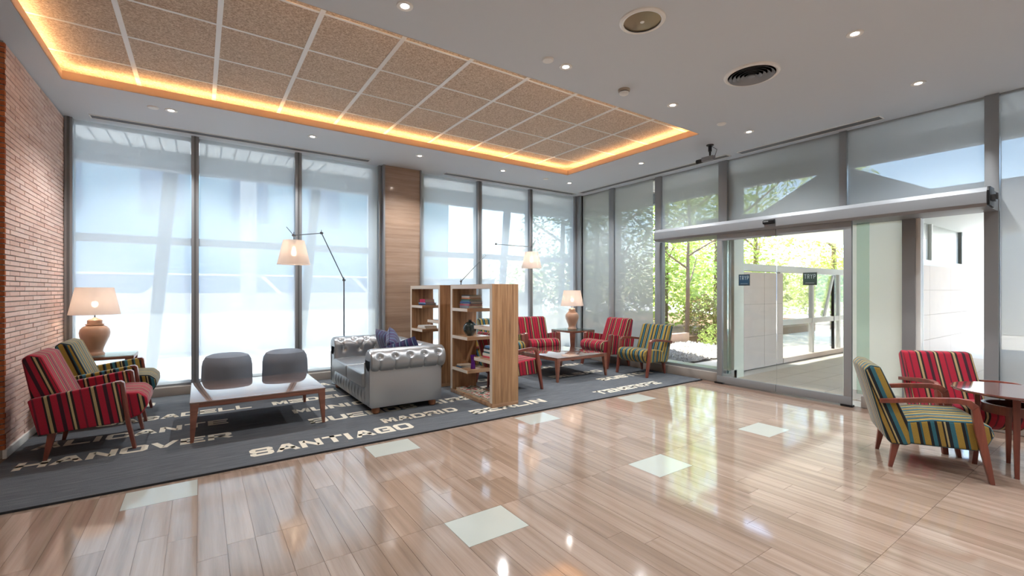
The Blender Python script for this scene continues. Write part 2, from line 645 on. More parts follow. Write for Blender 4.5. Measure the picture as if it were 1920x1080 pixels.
# outer walls of the light trough
for b in ((HX0 - .27, HX0 - .25, HY0 - .27, HY1 + .27), (HX1 + .25, HX1 + .27, HY0 - .27, HY1 + .27),
          (HX0 - .27, HX1 + .27, HY0 - .27, HY0 - .25), (HX0 - .27, HX1 + .27, HY1 + .25, HY1 + .27)):
    ce.box(*b, HC + .006, HC + .2)
ceil = ce.build('ceiling', CEIL, kind='structure', angle=0)
fa = MB()
t = .004
fa.box(HX0, HX0 + t, HY0, HY1, HC - .001, HC + .08).box(HX1 - t, HX1, HY0, HY1, HC - .001, HC + .08)
fa.box(HX0 + t, HX1 - t, HY0, HY0 + t, HC - .001, HC + .08).box(HX0 + t, HX1 - t, HY1 - t, HY1, HC - .001, HC + .08)
fa.build('cove_lip', COVEP, ceil, angle=0)
for (a, b, c, d) in ((HX0 - .05, HX0 - .04, HY0, HY1), (HX1 + .04, HX1 + .05, HY0, HY1),
                     (HX0, HX1, HY0 - .05, HY0 - .04), (HX0, HX1, HY1 + .04, HY1 + .05)):
    MB().box(a, b, c, d, HC + .066, HC + .074).build('led_strip', LED, ceil, angle=0)
PZ = 3.5
gx = [HX0 - .25] + [.128 + .652 * i for i in range(-1, 8)] + [HX1 + .25]
gy = [HY0 - .25, 3.73, 4.37, 5.01, 5.65, HY1 + .25]
for i in range(len(gx) - 1):
    for j in range(len(gy) - 1):
        MB().box(gx[i] + .003, gx[i + 1] - .003, gy[j] + .003, gy[j + 1] - .003, PZ, PZ + .015).build('panel', BOARD, ceil, angle=0)
for x in gx[1:-1]:
    MB().box(x - .019, x + .019, gy[0], gy[-1], PZ - .006, PZ).build('grid_bar', WHITEMET, ceil, angle=0)
for y in gy[1:-1]:
    MB().box(gx[0], gx[-1], y - .012, y + .012, PZ - .004, PZ + .001).build('grid_bar', WHITEMET, ceil, angle=0)

# roof slab above everything (keeps the sun out)
MB().box(-7.2, 7.75, -6.2, 8.15, 3.72, 4.0).build('roof', FACADEG, kind='structure', angle=0)

# walls out of view
MB().box(-7.2, -7, -6, 5.3, 0, 3.7).build('wall_west', WALLP, kind='structure', angle=0)
MB().box(-7, 6.78, -6.2, -6, 0, 3.7).build('wall_south', WALLP, kind='structure', angle=0)
MB().box(6.6, 6.8, -6, -2.6, 0, 3.7).build('wall_east', WALLP, kind='structure', angle=0)

# brick wall
bw = MB().box(-7, XL - .012, 5.312, 7.3, 0, HC).build('wall_left', MORTAR, kind='structure', angle=0)
CH, BL = .0425, .25
brick_me = {}
def brick_mesh(L, axis, mat):
    key = (round(L, 3), axis)
    if key not in brick_me:
        if axis == 'Y':
            m_ = MB().box(-.03, 0, -L / 2, L / 2, 0, CH - .0095)
        else:
            m_ = MB().box(-L / 2, L / 2, 0, .03, 0, CH - .0095)
        brick_me[key] = m_.mesh('brick', mat, angle=0)
    return brick_me[key]
bl = []
nz_ = int((HC - .07) / CH)
for c in range(nz_):
    z = .07 + c * CH
    y = 5.3
    first = True
    while y < 7.2:
        L = (BL / 2 if (first and c % 2) else BL)
        L = min(L, 7.24 - y)
        if L > .04:
            bl.append(('Y', y + L / 2, z, round(L - .008, 3)))
        y += L
        first = False
bl.sort(key=lambda b: b[1])
for a, y, z, L in bl[:270]:
    link('brick', brick_mesh(L, 'Y', BRICK), bw, (XL + random.uniform(-.002, .002), y, z))
mb = MB()
for a, y, z, L in bl[270:]:
    j = random.uniform(-.002, .002)
    mb.box(XL - .03 + j, XL + j, y - L / 2, y + L / 2, z, z + CH - .0095)
mb.build('brickwork', BRICK, bw, kind='stuff', angle=0)
mb = MB()
for c in range(nz_):
    z = .07 + c * CH
    x = XL
    first = True
    while x > -6.9:
        L = (BL / 2 if (first and not c % 2) else BL)
        j = random.uniform(-.002, .002)
        mb.box(x - L + .008, x - (.0 if first else 0), 5.3 + j, 5.33, z, z + CH - .0095)
        x -= L
        first = False
mb.build('end_brickwork', BRICKO, bw, kind='stuff', angle=0)
MB().box(XL - .01, XL + .016, 5.285, 7.2, 0, .07).build('baseboard_left', WHITEMET, kind='structure', bevel=.003)

# ------------------------------------------------------------ window wall (far left side)
FY = 7.19
MULL = [(-1.285, -1.215), (-.095, -.01), (1.135, 1.225), (2.36, 2.43), (3.03, 3.085), (4.185, 4.28), (5.372, 5.452), (6.58, 6.66)]
pl = MB().box(XL, 2.42, 7.17, 7.36, 0, .12).box(3.03, 6.66, 7.17, 7.36, 0, .12).build('trim_1', PLINTH, kind='structure', bevel=.004)
names = ['first', 'second', 'third', 'fourth', 'fifth', 'sixth']
wi = 0
bgroup = None
for k_, (i, j) in enumerate([(0, 1), (1, 2), (2, 3), (4, 5), (5, 6), (6, 7)]):
    wi += 1
    x0, x1 = MULL[i][1], MULL[j][0]
    wroot = struct('window_%d' % wi, ((x0 + x1) / 2, FY, 0))
    h = (x1 - x0) / 2
    # mullion on the near side of this bay
    a, b = MULL[i]
    cx = (x0 + x1) / 2
    if i in (0, 1, 2, 4, 5, 6):
        fr = MB().box(a - cx, b - cx, 0, .17, .12, HC).build('mullion', ALU, wroot, bevel=.004)
        MB().box((a + b) / 2 - cx - .012, (a + b) / 2 - cx + .012, -.004, .002, .12, HC).build('mullion_groove', ALUD, fr, angle=0)
    if j in (3, 7):
        a, b = MULL[j]
        MB().box(a - cx, b - cx, 0, .17, .12, HC).build('mullion', ALU, wroot, bevel=.004)
    MB().box(-h, h, .11, .16, .12, .17).box(-h, h, .11, .16, HC - .04, HC).build('frame_rail', ALU, wroot, angle=0)
    MB().box(-h, h, .13, .138, .17, HC - .04).build('pane', GLASS, wroot, angle=0)
    bt = thing('roller_blind', '', 'blind', (cx, FY + .05, 0), 0, 'roller blinds along the street windows')
    bt['label'] = ['pale translucent roller blind in the window bay beside the brick wall',
                   'pale translucent roller blind in the bay directly behind the two poufs',
                   'pale translucent roller blind in the bay left of the wood clad column',
                   'pale translucent roller blind in the bay right of the wood clad column',
                   'pale translucent roller blind in the middle street bay right of the wood column',
                   'pale translucent narrow roller blind in the street bay at the room corner'][k_]
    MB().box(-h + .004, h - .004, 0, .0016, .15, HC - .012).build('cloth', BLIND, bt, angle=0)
    MB().box(-h + .004, h - .004, -.008, .008, .125, .15).build('bottom_bar', ALUL, bt, angle=0)
MB().box(2.43, 3.03, 7.12, 7.35, 0, HC).build('column', CLAD, kind='structure', bevel=.004)
# metal shadow joints on both sides of the column
MB().box(2.405, 2.432, 7.1, 7.2, 0, HC).box(3.028, 3.05, 7.1, 7.2, 0, HC).build('trim_2', ALUL, kind='structure', angle=0)
MB().box(2.3, 3.2, 7.35, 7.55, 0, 3.7).build('wall_north', FACADEG, kind='structure', angle=0)

# ------------------------------------------------------------ right wall: glazing, header, sliding doors
RX = 6.66
RM = [(7.18, 7.08), (6.3, 6.17), (5.20, 5.07), (4.0, 3.86), (2.38, 2.30), (1.09, .985), (-.22, -.33), (-1.45, -1.55), (-2.6, -2.68)]
HZ = 2.33     # top of the header box
lab_r = ['narrow grey roller blind in the garden window at the room corner', 'grey roller blind in the garden window left of the entrance header',
         'grey roller blind in the light above the left end of the door header', 'grey roller blind in the wide light above the sliding glass doors',
         'grey roller blind in the light above the right end of the door header', 'tall grey roller blind right of the entrance at the picture edge',
         'tall grey roller blind second along from the entrance post', 'tall grey roller blind farthest along from the entrance post']
for q in range(8):
    wi += 1
    y1, y0 = RM[q][1], RM[q + 1][0]
    up = q in (2, 3, 4)
    z0 = HZ - .02 if up else .13
    cyy = (y0 + y1) / 2
    h = (y1 - y0) / 2
    wroot = struct('window_%d' % wi, (RX, cyy, 0))
    a, b = RM[q]
    zb = .13
    if q in (3, 4):
        zb = HZ - .02
    MB().box(0, .12, b - cyy, a - cyy, zb, HC + .02).build('mullion', ALU, wroot, bevel=.004)
    if q == 7:
        a, b = RM[8]
        MB().box(0, .12, b - cyy, a - cyy, zb, HC + .02).build('mullion', ALU, wroot, bevel=.004)
    MB().box(.06, .11, -h, h, z0, z0 + .05).box(.06, .11, -h, h, HC - .03, HC + .02).build('frame_rail', ALU, wroot, angle=0)
    MB().box(.08, .088, -h, h, z0 + .05, HC - .03).build('pane', GLASS, wroot, angle=0)
    bt = thing('roller_blind', lab_r[q], 'blind', (RX + .035, cyy, 0), 0, 'roller blinds along the garden and entrance windows')
    gp = {0: .03, 1: .065}.get(q, .004)
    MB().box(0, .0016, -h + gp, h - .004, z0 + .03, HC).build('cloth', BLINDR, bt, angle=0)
    MB().box(-.008, .008, -h + gp, h - .004, z0 + .005, z0 + .03).build('bottom_bar', ALUL, bt, angle=0)
# corner post
MB().box(6.62, 6.78, 7.08, 7.33, 0, HC).build('trim_3', ALU, kind='structure', bevel=.004)
# plinth ledges left and right of the doors
MB().box(6.26, 6.8, 3.78, 7.17, 0, .13).build('trim_4', PLINTH, kind='structure', bevel=.004)
MB().box(6.26, 6.8, -2.6, 2.02, 0, .13).build('trim_5', PLINTH, kind='structure', bevel=.004)

# header box of the automatic door
hd = struct('trim_6', (6.15, 0, 0))
prof = [(0.02, 2.15), (0, 2.18), (0, 2.29), (.03, 2.335), (.51, 2.335), (.51, 2.15)]
MB().prism(prof, .99, 4.82, 'Y').build('housing', ALUL, hd, bevel=.004)
MB().prism([(-.004, 2.16), (-.004, 2.3), (.03, 2.34), (.2, 2.34), (.2, 2.15)], .97, .99, 'Y').build('end_cap', BLACK, hd, bevel=.003)
MB().box(.05, .13, .94, .97, 2.2, 2.26).box(.07, .11, .925, .94, 2.215, 2.275).build('cable_clip', CHROMED, hd, angle=0)
ms = thing('motion_sensor', 'small black motion sensor on the front of the door header', 'sensor', (6.15, 2.98, 2.245))
MB().prism([(-.045, -.028), (-.05, .01), (-.02, .03), (0, .03), (0, -.03)], -.07, .07, 'Y').build('casing', BLACK, ms, bevel=.006)
MB().box(-.0535, -.046, -.005, .055, -.004, .008).build('lens_strip', ALUL, ms, angle=0)  # pale bar standing in for the maker's label

# left fixed light below the header + jambs
ws = struct('window_15', (6.36, 4.3, 0))
MB().box(-.03, .05, .54, .64, .13, 2.15).build('jamb', ALU, ws, bevel=.003)
MB().box(-.012, .012, -.62, .54, .17, 2.15).build('pane', GLASS, ws, angle=0)
MB().box(-.03, .05, -.62, .54, .13, .17).build('frame_rail', ALU, ws, angle=0)
MB().box(-.012, .03, -.66, -.62, .13, 2.15).build('glass_edge', GLASSG, ws, angle=0)
# sliding leaves
def leaf(n, y0, y1, stile_low, stile_high):
    d = struct('door_%d' % n, (6.21, (y0 + y1) / 2, 0))
    h = (y1 - y0) / 2
    MB().box(-.006, .006, -h, h, .11, 2.08).build('pane', GLASS, d, angle=0)
    MB().box(-.022, .022, -h, h, .02, .115).build('bottom_rail', ALU, d, bevel=.002)
    MB().box(-.022, .022, -h, h, 2.06, 2.15).build('top_rail', ALU, d, bevel=.002)
    if stile_low:
        MB().box(-.022, .022, -h, -h + .075, .115, 2.06).build('stile', ALU, d, bevel=.002)
    if stile_high:
        MB().box(-.022, .022, h - .075, h, .115, 2.06).build('stile', ALU, d, bevel=.002)
    return d
d1 = leaf(1, 2.925, 3.74, False, True)
d2 = leaf(2, 2.09, 2.92, True, False)
for d, yy in ((d1, 3.715 - 3.3325), (d2, 2.135 - 2.505)):
    MB().box(-.03, .03, yy - .06, yy + .06, 0, .02).build('floor_guide', BLACK, d, angle=0)

# door stickers: dark square with letters
STK = [plain('sticker_blue', S(34, 74, 100), .5), plain('sticker_green', S(54, 74, 66), .5)]
STKB = plain('sticker_border', S(62, 72, 72), .5)
STKT = plain('sticker_letters', S(168, 184, 188), .5)

GLY = {  # stroke letters on a unit box, polylines
    'A': [[(0, 0), (.4, 1), (.6, 1), (1, 0)], [(.2, .32), (.8, .32)]],
    'B': [[(0, 0), (0, 1), (.85, 1), (1, .87), (1, .63), (.9, .52), (0, .52)], [(.9, .52), (1, .4), (1, .13), (.85, 0), (0, 0)]],
    'C': [[(1, .8), (1, .9), (.9, 1), (.12, 1), (0, .88), (0, .12), (.12, 0), (.9, 0), (1, .1), (1, .22)]],
    'D': [[(0, 0), (0, 1), (.8, 1), (1, .8), (1, .2), (.8, 0), (0, 0)]],
    'E': [[(1, 1), (0, 1), (0, 0), (1, 0)], [(0, .5), (.9, .5)]],
    'F': [[(1, 1), (0, 1), (0, 0)], [(0, .5), (.9, .5)]],
    'G': [[(1, .8), (1, .9), (.9, 1), (.12, 1), (0, .88), (0, .12), (.12, 0), (1, 0), (1, .48), (.55, .48)]],
    'H': [[(0, 0), (0, 1)], [(1, 0), (1, 1)], [(0, .5), (1, .5)]],
    'I': [[(.5, 0), (.5, 1)]],
    'L': [[(0, 1), (0, 0), (1, 0)]],
    'M': [[(0, 0), (0, 1), (.12, 1), (.5, .25), (.88, 1), (1, 1), (1, 0)]],
    'N': [[(0, 0), (0, 1), (.1, 1), (.9, 0), (1, 0), (1, 1)]],
    'O': [[(.12, 0), (0, .12), (0, .88), (.12, 1), (.88, 1), (1, .88), (1, .12), (.88, 0), (.12, 0)]],
    'P': [[(0, 0), (0, 1), (.88, 1), (1, .88), (1, .56), (.88, .44), (0, .44)]],
    'R': [[(0, 0), (0, 1), (.88, 1), (1, .88), (1, .58), (.88, .45), (0, .45)], [(.55, .45), (1, 0)]],
    'S': [[(1, .8), (1, .9), (.9, 1), (.1, 1), (0, .9), (0, .62), (.1, .52), (.9, .5), (1, .4), (1, .1), (.9, 0), (.1, 0), (0, .1), (0, .2)]],
    'T': [[(0, 1), (1, 1)], [(.5, 1), (.5, 0)]],
    'U': [[(0, 1), (0, .12), (.12, 0), (.88, 0), (1, .12), (1, 1)]],
    'V': [[(0, 1), (.45, 0), (.55, 0), (1, 1)]],
    'Y': [[(0, 1), (.5, .5), (1, 1)], [(.5, .5), (.5, 0)]],
}
def text_mb(word, w_, h_, adv, tx, ty, place, mbx=None):
    """strokes with half-thickness tx (vertical strokes) / ty (horizontal); place maps (u,v) to 3-D"""
    mbx = mbx or MB()
    u0 = 0.0
    for ch in word:
        if ch == ' ':
            u0 += adv * .7
            continue
        cw = w_ * (.0 if ch == 'I' else 1)
        for pl_ in GLY[ch]:
            pts = [(u0 + tx + p[0] * (cw - 2 * tx if ch != 'I' else 0), ty + p[1] * (h_ - 2 * ty)) for p in pl_]
            n = len(pts)
            closed = pl_[0] == pl_[-1]
            L_, R_ = [], []
            for i in range(n):
                def dirv(a, b):
                    dx, dy = b[0] - a[0], b[1] - a[1]
                    q_ = math.hypot(dx, dy) or 1
                    return dx / q_, dy / q_
                if closed:
                    d0 = dirv(pts[i - 1 if i > 0 else n - 2], pts[i])
                    d1_ = dirv(pts[i], pts[i + 1 if i < n - 1 else 1])
                else:
                    d0 = dirv(pts[i - 1], pts[i]) if i > 0 else None
                    d1_ = dirv(pts[i], pts[i + 1]) if i < n - 1 else None
                d0 = d0 or d1_
                d1_ = d1_ or d0
                nx, ny = -(d0[1] + d1_[1]), d0[0] + d1_[0]
                q_ = math.hypot(nx, ny) or 1
                nx, ny = nx / q_, ny / q_
                co_ = max(.45, nx * -d0[1] + ny * d0[0])
                e = 0
                px, py = pts[i]
                if not closed:
                    if i == 0:
                        px -= d1_[0] * tx * .98
                        py -= d1_[1] * ty * .98
                    if i == n - 1:
                        px += d0[0] * tx * .98
                        py += d0[1] * ty * .98
                L_.append((px + nx / co_ * tx, py + ny / co_ * ty))
                R_.append((px - nx / co_ * tx, py - ny / co_ * ty))
            cl = lambda p: (p[0], min(max(p[1], 0), h_))
            vs_ = [place(*cl(p)) for p in L_] + [place(*cl(p)) for p in R_]
            mbx.add(vs_, [(i, n + i, n + i + 1, i + 1) for i in range(n - 1)])
        u0 += adv if ch != 'I' else adv * .42
    return mbx

for d, yc, yl, k_ in ((d1, 3.345, 3.3325, 0), (d2, 2.525, 2.505, 1)):
    s_ = tag(MB().box(-.010, -.0065, yc - yl - .078, yc - yl + .078, 1.412, 1.568).build('sticker', STKB, None, angle=0, loc=(6.21, yl, 0)),
             ['dark blue square sticker with letters on the left glass door leaf', 'dark green square sticker with letters on the right glass door leaf'][k_], 'sticker', 'square stickers on the sliding doors')
    MB().box(-.0115, -.0102, yc - yl - .068, yc - yl + .068, 1.426, 1.558).build('print_field', STK[k_], s_, angle=0)
    text_mb('TRYP', .024, .055, .034, .0032, .004, lambda u, v, c=yc - yl: (-.0125, c + .062 - u, 1.492 + v)).build('lettering', STKT, s_, angle=0, fixn=False)
    MB().box(-.0125, -.0116, yc - yl - .05, yc - yl + .05, 1.437, 1.441).build('rule_line', STKT, s_, angle=0)

# cream side panel and posts right of the doors
sp_ = struct('wall_entrance', (6.62, 2.0, 0))
MB().box(0, .003, -.27, .32, .13, 2.16).build('frosted_panel', FROST, sp_, angle=0)
MB().box(-.06, .08, -.385, -.27, .13, 2.16).build('post', ALU, sp_, bevel=.003)
MB().box(-.03, .08, -.425, -.385, .13, 2.16).build('frame_post', WHITEMET, sp_, angle=0)
MB().box(-.24, -.228, -.02, .1, .13, 2.14).build('fixed_pane', GLASSG, sp_, angle=0)
ws = struct('window_16', (6.66, 1.33, 0))
MB().box(.0, .01, -.24, .245, .13, 2.16).build('pane', GLASS, ws, angle=0)
MB().box(-.02, .04, -.345, -.24, .13, 2.16).build('post', ALU, ws, angle=0)
# white pillar just outside the doors, left
MB().box(6.72, 7.0, 3.78, 4.02, 0, 3.1).build('column_outside', FRAMEW, kind='structure', bevel=.004)

# ------------------------------------------------------------ outdoors
gd = MB().box(6.3, 40, -10, 5.02, -.2, -.012).box(6.78, 40, 5.02, 60, -.2, -.012).build('ground', PAVE, kind='structure', angle=0)
pv = {}
for i in range(10):
    for j in range(14):
        x, y = 6.95 + i * .6, -1.6 + j * .4
        if 'm' not in pv:
            pv['m'] = MB().box(-.297, .297, -.197, .197, -.02, 0).mesh('paver', PAVET, angle=0)
        if y < 4.0:
            link('paver', pv['m'], gd, (x, y, 0))
MB().box(-30, 6.7, 7.36, 90, -.2, -.01).build('street', STREET, kind='structure', angle=0)
# soffit boards with fascia, along the street windows and along the garden
sf = MB().box(-3, 7.7, 7.36, 8.15, 3.345, 3.7).build('soffit_street', FACADEG, kind='structure', angle=0)
bm_ = MB().box(-.074, .074, -.395, .395, 0, .012).mesh('plank', SOFFIT, angle=0)
for i in range(56):
    link('plank', bm_, sf, (-1.9 + i * .172, 7.755, 3.33))
MB().box(-3, 7.7, 8.12, 8.3, 3.07, 3.72).build('fascia', FACADEG, sf, angle=0)
sg = MB().box(6.8, 7.7, -6, 7.36, 3.345, 3.7).build('soffit_garden', FACADEG, kind='structure', angle=0)
bm2 = MB().box(-.43, .43, -.074, .074, 0, .012).mesh('plank', SOFFIT, angle=0)
for i in range(42):
    link('plank', bm2, sg, (7.25, .2 + i * .172, 3.33))
MB().box(7.68, 7.84, -6, 8.3, 3.12, 3.72).build('fascia', FACADEG, sg, angle=0)

# street side: dark posts and rail standing in for blind shadows, low wall, pale building
for i, (xt, xb, w_) in enumerate(((-.35, -.64, .1), (1.82, 1.50, .08), (6.12, 5.84, .07))):
    o = MB().prism([(xb - w_ * .7, 0), (xb + w_ * .7, 0), (xt + w_, 3.6), (xt - w_, 3.6)], 9.0, 9.12, 'Y').build('leaning_post', SHADOWPT)
    tag(o, 'grey leaning steel post seen through the blind ' + ['by the brick wall', 'left of the wood clad column', 'right of the wood clad column'][i], 'post', 'leaning posts in the street')
for i, x in enumerate((.88, 3.65)):
    o = MB().box(x - .15, x + .15, 11.4, 11.6, 0, 4.4).build('white_pillar', WHITEMET)
    MB().box(x - .18, x + .18, 11.37, 11.63, 4.4, 4.5).build('cap', WHITEMET, o)
    tag(o, ['white square pillar in the street seen above the two poufs', 'white square pillar in the street just left of the wood clad column'][i], 'pillar', 'white pillars in the street')
MB().box(-12, 9, 8.9, 8.98, 2.06, 2.18).build('street_rail', SHADOWPT)
tag(COL.objects['street_rail'], 'long grey horizontal rail crossing the view through the street windows', 'rail')
MB().box(-12, 9.5, 12.0, 12.3, 0, 1.28).build('parapet_wall', plain('white_wall', S(240, 240, 238), .8))
tag(COL.objects['parapet_wall'], 'low sunlit white wall across the street, below the blue grey band', 'wall')
bwl = MB().box(-30, 9.5, 15.0, 15.4, 0, 1.75).build('boundary_wall', FACADEB)
tag(bwl, 'blue grey wall behind the low white wall in the street', 'wall')
MB().box(-30, 9.5, 14.95, 15.45, 1.75, 1.80).build('coping', WHITEMET, bwl)
for i, x in enumerate((-1.2, 2.0, 4.6, 7.4)):
    e_ = .5 if i == 0 else -.5
    MB().prism([(x - .06, 1.2), (x + .06, 1.2), (x + .06 + e_, 1.74), (x - .06 + e_, 1.74)], 14.92, 15.0, 'Y').build('brace', WHITEMET, bwl)
bd = MB().box(-40, 12, 24, 26, 0, 12).build('building', FACADE)
tag(bd, 'pale blue building across the street behind the walls', 'building')
for i in range(9):
    MB().box(-18 + i * 3.2, -16.6 + i * 3.2, 23.9, 24.05, 4.5, 7).build('window_band', FACADEB, bd, angle=0)

# garden: gravel, kerb, soil
kb = MB().box(7.9, 9.75, 6.6, 6.75, 0, .32).build('planter_kerb', KERB, bevel=.01)
tag(kb, 'pinkish stone kerb between the white gravel and the garden', 'kerb')
sl = MB().box(6.9, 20, 6.76, 18, -.1, .2).build('terrain', SOIL, kind='structure', angle=0)
mb = MB()
for i in range(1700):
    x = random.uniform(6.85, 9.6)
    y = random.uniform(5.08, 6.53)
    hgt = .10 * math.sin(min(1, (y - 5.05) / 1.5) * PI / 2)
    r_ = random.uniform(.03, .075)
    vs_ = []
    for (a, b, c) in ((1, 0, 0), (-1, 0, 0), (0, 1, 0), (0, -1, 0), (0, 0, 1), (0, 0, -1)):
        q = r_ * random.uniform(.6, 1.2)
        vs_.append((x + a * q, y + b * q, hgt + c * q * .7 + .01))
    mb.add(vs_, [(0, 2, 4), (2, 1, 4), (1, 3, 4), (3, 0, 4), (2, 0, 5), (1, 2, 5), (3, 1, 5), (0, 3, 5)])
MB().box(6.84, 9.7, 5.04, 6.59, -.05, -.004).build('terrain_bed', plain('dark_bed_soil', S(70, 66, 60), .95), kind='structure', angle=0)
mb.build('gravel', GRAV, kind='stuff', angle=0)
COL.objects['gravel']['label'] = 'white gravel bed outside the glass beside the doors'

def leaves(mb, c, rad, n, size):
    for i in range(n):
        while True:
            p = Vector((random.uniform(-1, 1), random.uniform(-1, 1), random.uniform(-1, 1)))
            if p.length <= 1:
                break
        p = Vector((c[0] + p.x * rad[0], c[1] + p.y * rad[1], c[2] + p.z * rad[2]))
        d = Vector((random.gauss(0, 1), random.gauss(0, 1), random.gauss(0, 1))).normalized()
        e = d.orthogonal().normalized()
        s_ = size * random.uniform(.6, 1.3)
        mb.add([p - d * s_, p + e * s_ * .45, p + d * s_, p - e * s_ * .45], [(0, 1, 2, 3)])

def tree(name, label, x, y, hgt, trunk_r, clumps, mat, nleaf, size, lean=.1, branches=4, cat='tree'):
    t_ = thing(name, label, cat, (x, y, .15))
    pts = [(0, 0, -.1), (lean * .3, 0, hgt * .3), (lean * .8, .05, hgt * .6), (lean, 0, hgt * .95)]
    MB().tube(pts, [trunk_r, trunk_r * .85, trunk_r * .6, trunk_r * .2], 8).build('trunk', BARK, t_)
    for b in range(branches):
        a = b * 2.4 + .4
        z0 = hgt * (.38 + .1 * b)
        l = hgt * .32
        MB().tube([(lean * .6, 0, z0), (lean * .6 + math.cos(a) * l * .5, math.sin(a) * l * .5, z0 + l * .3), (lean * .6 + math.cos(a) * l, math.sin(a) * l, z0 + l * .75)],
                  [trunk_r * .42, trunk_r * .28, trunk_r * .1], 6).build('branch', BARK, t_)
    mb_ = MB()
    for c, r_ in clumps:
        leaves(mb_, c, r_, nleaf, size)
    mb_.build('foliage', mat, t_, kind='stuff', angle=0)
    return t_
tree('garden_tree', 'slim bare branched tree behind the pink kerb, seen through the fixed glass', 10.2, 6.98, 3.6, .06,
     [((.2, .1, 3.0), (1.0, .8, .9)), ((-.5, .4, 2.4), (.6, .6, .6))], LEAF, 420, .05, .15, 5)
SH = [('bushy_shrub', 'brownish green bush right of the slim tree behind the kerb', 11.0, 6.95, [((0, 0, .5), (.8, .5, .65))], LEAFB, 1500, .05),
      ('bushy_shrub', 'bright green low bush beside the white gravel', 10.2, 6.2, [((0, 0, .1), (.45, .4, .35))], LEAF, 700, .04)]
for n_, l_, x, y, cl, m_, nl, sz in SH:
    t_ = thing(n_, l_, 'shrub', (x, y, .1), 0, 'shrubs in the garden')
    MB().tube([(0, 0, -.1), (.02, 0, .3)], [.03, .015], 6).build('stem', BARK, t_)
    mb_ = MB()
    for c, r_ in cl:
        leaves(mb_, c, r_, nl, sz)
    mb_.build('foliage', m_, t_, kind='stuff', angle=0)
TL = [(9.0, 10.5, LEAFD, 'dark leafy tree behind the garden blinds at the room corner'),
      (10.5, 9.6, LEAFD, 'dense leafy tree behind the second garden blind'),
      (12.0, 9.0, LEAF, 'pale green tree behind the slim tree'),
      (13.5, 8.2, LEAF, 'pale yellow green tree right of the slim tree'),
      (15.5, 8.0, LEAF, 'bright tree standing beyond the white porch screen'),
      (18.0, 6.6, LEAF, 'far bright tree beyond the end of the porch'),
      (12.5, 12.5, LEAF, 'tall pale tree far back in the garden'),
      (17.0, 11.5, LEAF, 'tall bright tree farthest back in the garden')]
for i, (x, y, m_, l_) in enumerate(TL):
    hh = 5.5 if i < 6 else 8
    tree('leafy_tree', l_, x, y, hh, .1, [((0, 0, hh * .22), (1.1, 1.1, hh * .22)), ((.3, .2, hh * .55), (1.4, 1.3, hh * .28)), ((-.4, -.2, hh * .82), (1.2, 1.2, hh * .25))], m_, 1500, .085, .2, 3)
# distant hedge of the garden boundary
mb = MB()
for i in range(26):
    leaves(mb, (11 + i * 1.0, 16.5 - i * .25, 1.6), (.9, .8, 1.9), 420, .11)
hg = mb.build('hedge', LEAF, angle=0)
tag(hg, 'long pale green hedge closing off the garden', 'hedge')
hg['kind'] = 'stuff'

# entrance porch: stone walls, glazed screen, canopy
def stone_wall(name, label, x0, x1, y0, y1, zt, rows, cols):
    r_ = MB().box(x0 + .01, x1 - .01, y0 + .01, y1, 0, zt - .005).build(name, STONEJ, angle=0)
    tag(r_, label, 'wall')
    for i in range(cols):
        for j in range(rows):
            a, b = x0 + (x1 - x0) * i / cols, x0 + (x1 - x0) * (i + 1) / cols
            c, d = zt * j / rows, zt * (j + 1) / rows
            MB().box(a + .003, b - .003, y0, y0 + .03, c + .003, d - .003).build('stone_slab', STONEP, r_, angle=0)
    return r_
stone_wall('stone_wall', 'pink stone slab wall outside, behind the left door leaf', 7.5, 8.85, 4.05, 4.5, 1.66, 3, 2)
stone_wall('stone_wall', 'pale stone slab wall outside, seen right of the doors under white glazing', 9.6, 13.8, 2.5, 2.8, 1.8, 4, 3)
ps = thing('porch_screen', 'white framed glass screen beyond the doors with a low rail', 'screen', (8.87, 4.1, 0))
for i, x in enumerate((0.02, 1.35, 2.65, 3.9)):
    MB().box(x - .035, x + .035, 0, .07, 0, 1.72).build('post', WHITEMET, ps, angle=0)
MB().box(2.35, 2.375, .0, .05, .06, 1.66).build('dark_post', BLACK, ps, angle=0)
MB().box(0, 4, .005, .065, .69, .79).build('mid_rail', WHITEMET, ps, angle=0)
MB().box(-1.35, 5, -.02, .1, 1.68, 1.8).build('top_rail', WHITEMET, ps, angle=0)
MB().box(0, 4, -.05, .15, 0, .09).build('kerb', STONEP, ps, angle=0)
MB().box(0, 4, .03, .04, .09, 1.7).build('pane', GLASS, ps, angle=0)
MB().prism([(1.85, .8), (1.93, .8), (2.38, 1.66), (2.3, 1.66)], .0, .03, 'Y').build('slanted_strut', WHITEMET, ps, angle=0)
gw = thing('glazed_wall', 'white glazing with a dark mullion above the pale stone wall', 'window', (9.6, 2.6, 1.8))
MB().box(0, 4.2, 0, .08, 0, .12).box(0, 6, 0, .08, .95, 1.05).build('rail', WHITEMET, gw, angle=0)
for x in (.03, 2.0, 4.2):
    MB().box(x - .04, x + .04, 0, .09, .12, .95).build('post', ALUD if x > 4 else WHITEMET, gw, angle=0)
MB().box(0, 4.2, .03, .04, .12, .95).build('pane', GLASS, gw, angle=0)
bs = thing('entrance_building', 'white building with small windows beyond the porch', 'building', (20, -6, 0))
MB().box(0, 2, -4, 9.5, 0, 4.5).build('wall', WHITEMET, bs, angle=0)
for i in range(5):
    MB().box(-.05, .02, -2.5 + i * 2.2, -1.2 + i * 2.2, .9, 2.2).build('window', FACADEB, bs, angle=0)
cp = struct('canopy_roof', (0, 0, 0))
MB().box(7.9, 15, -5, 5.2, 2.62, 2.68).build('soffit_board', SOFFIT, cp, angle=0)  # stretched south out of view to shade the stone wall
MB().prism([(3.98, 2.66), (2.87, 3.26), (1.75, 2.66)], 7.88, 14, 'X').build('gable', CANOPYG, cp, angle=0)
for x in (8.9, 14.6):
    pass

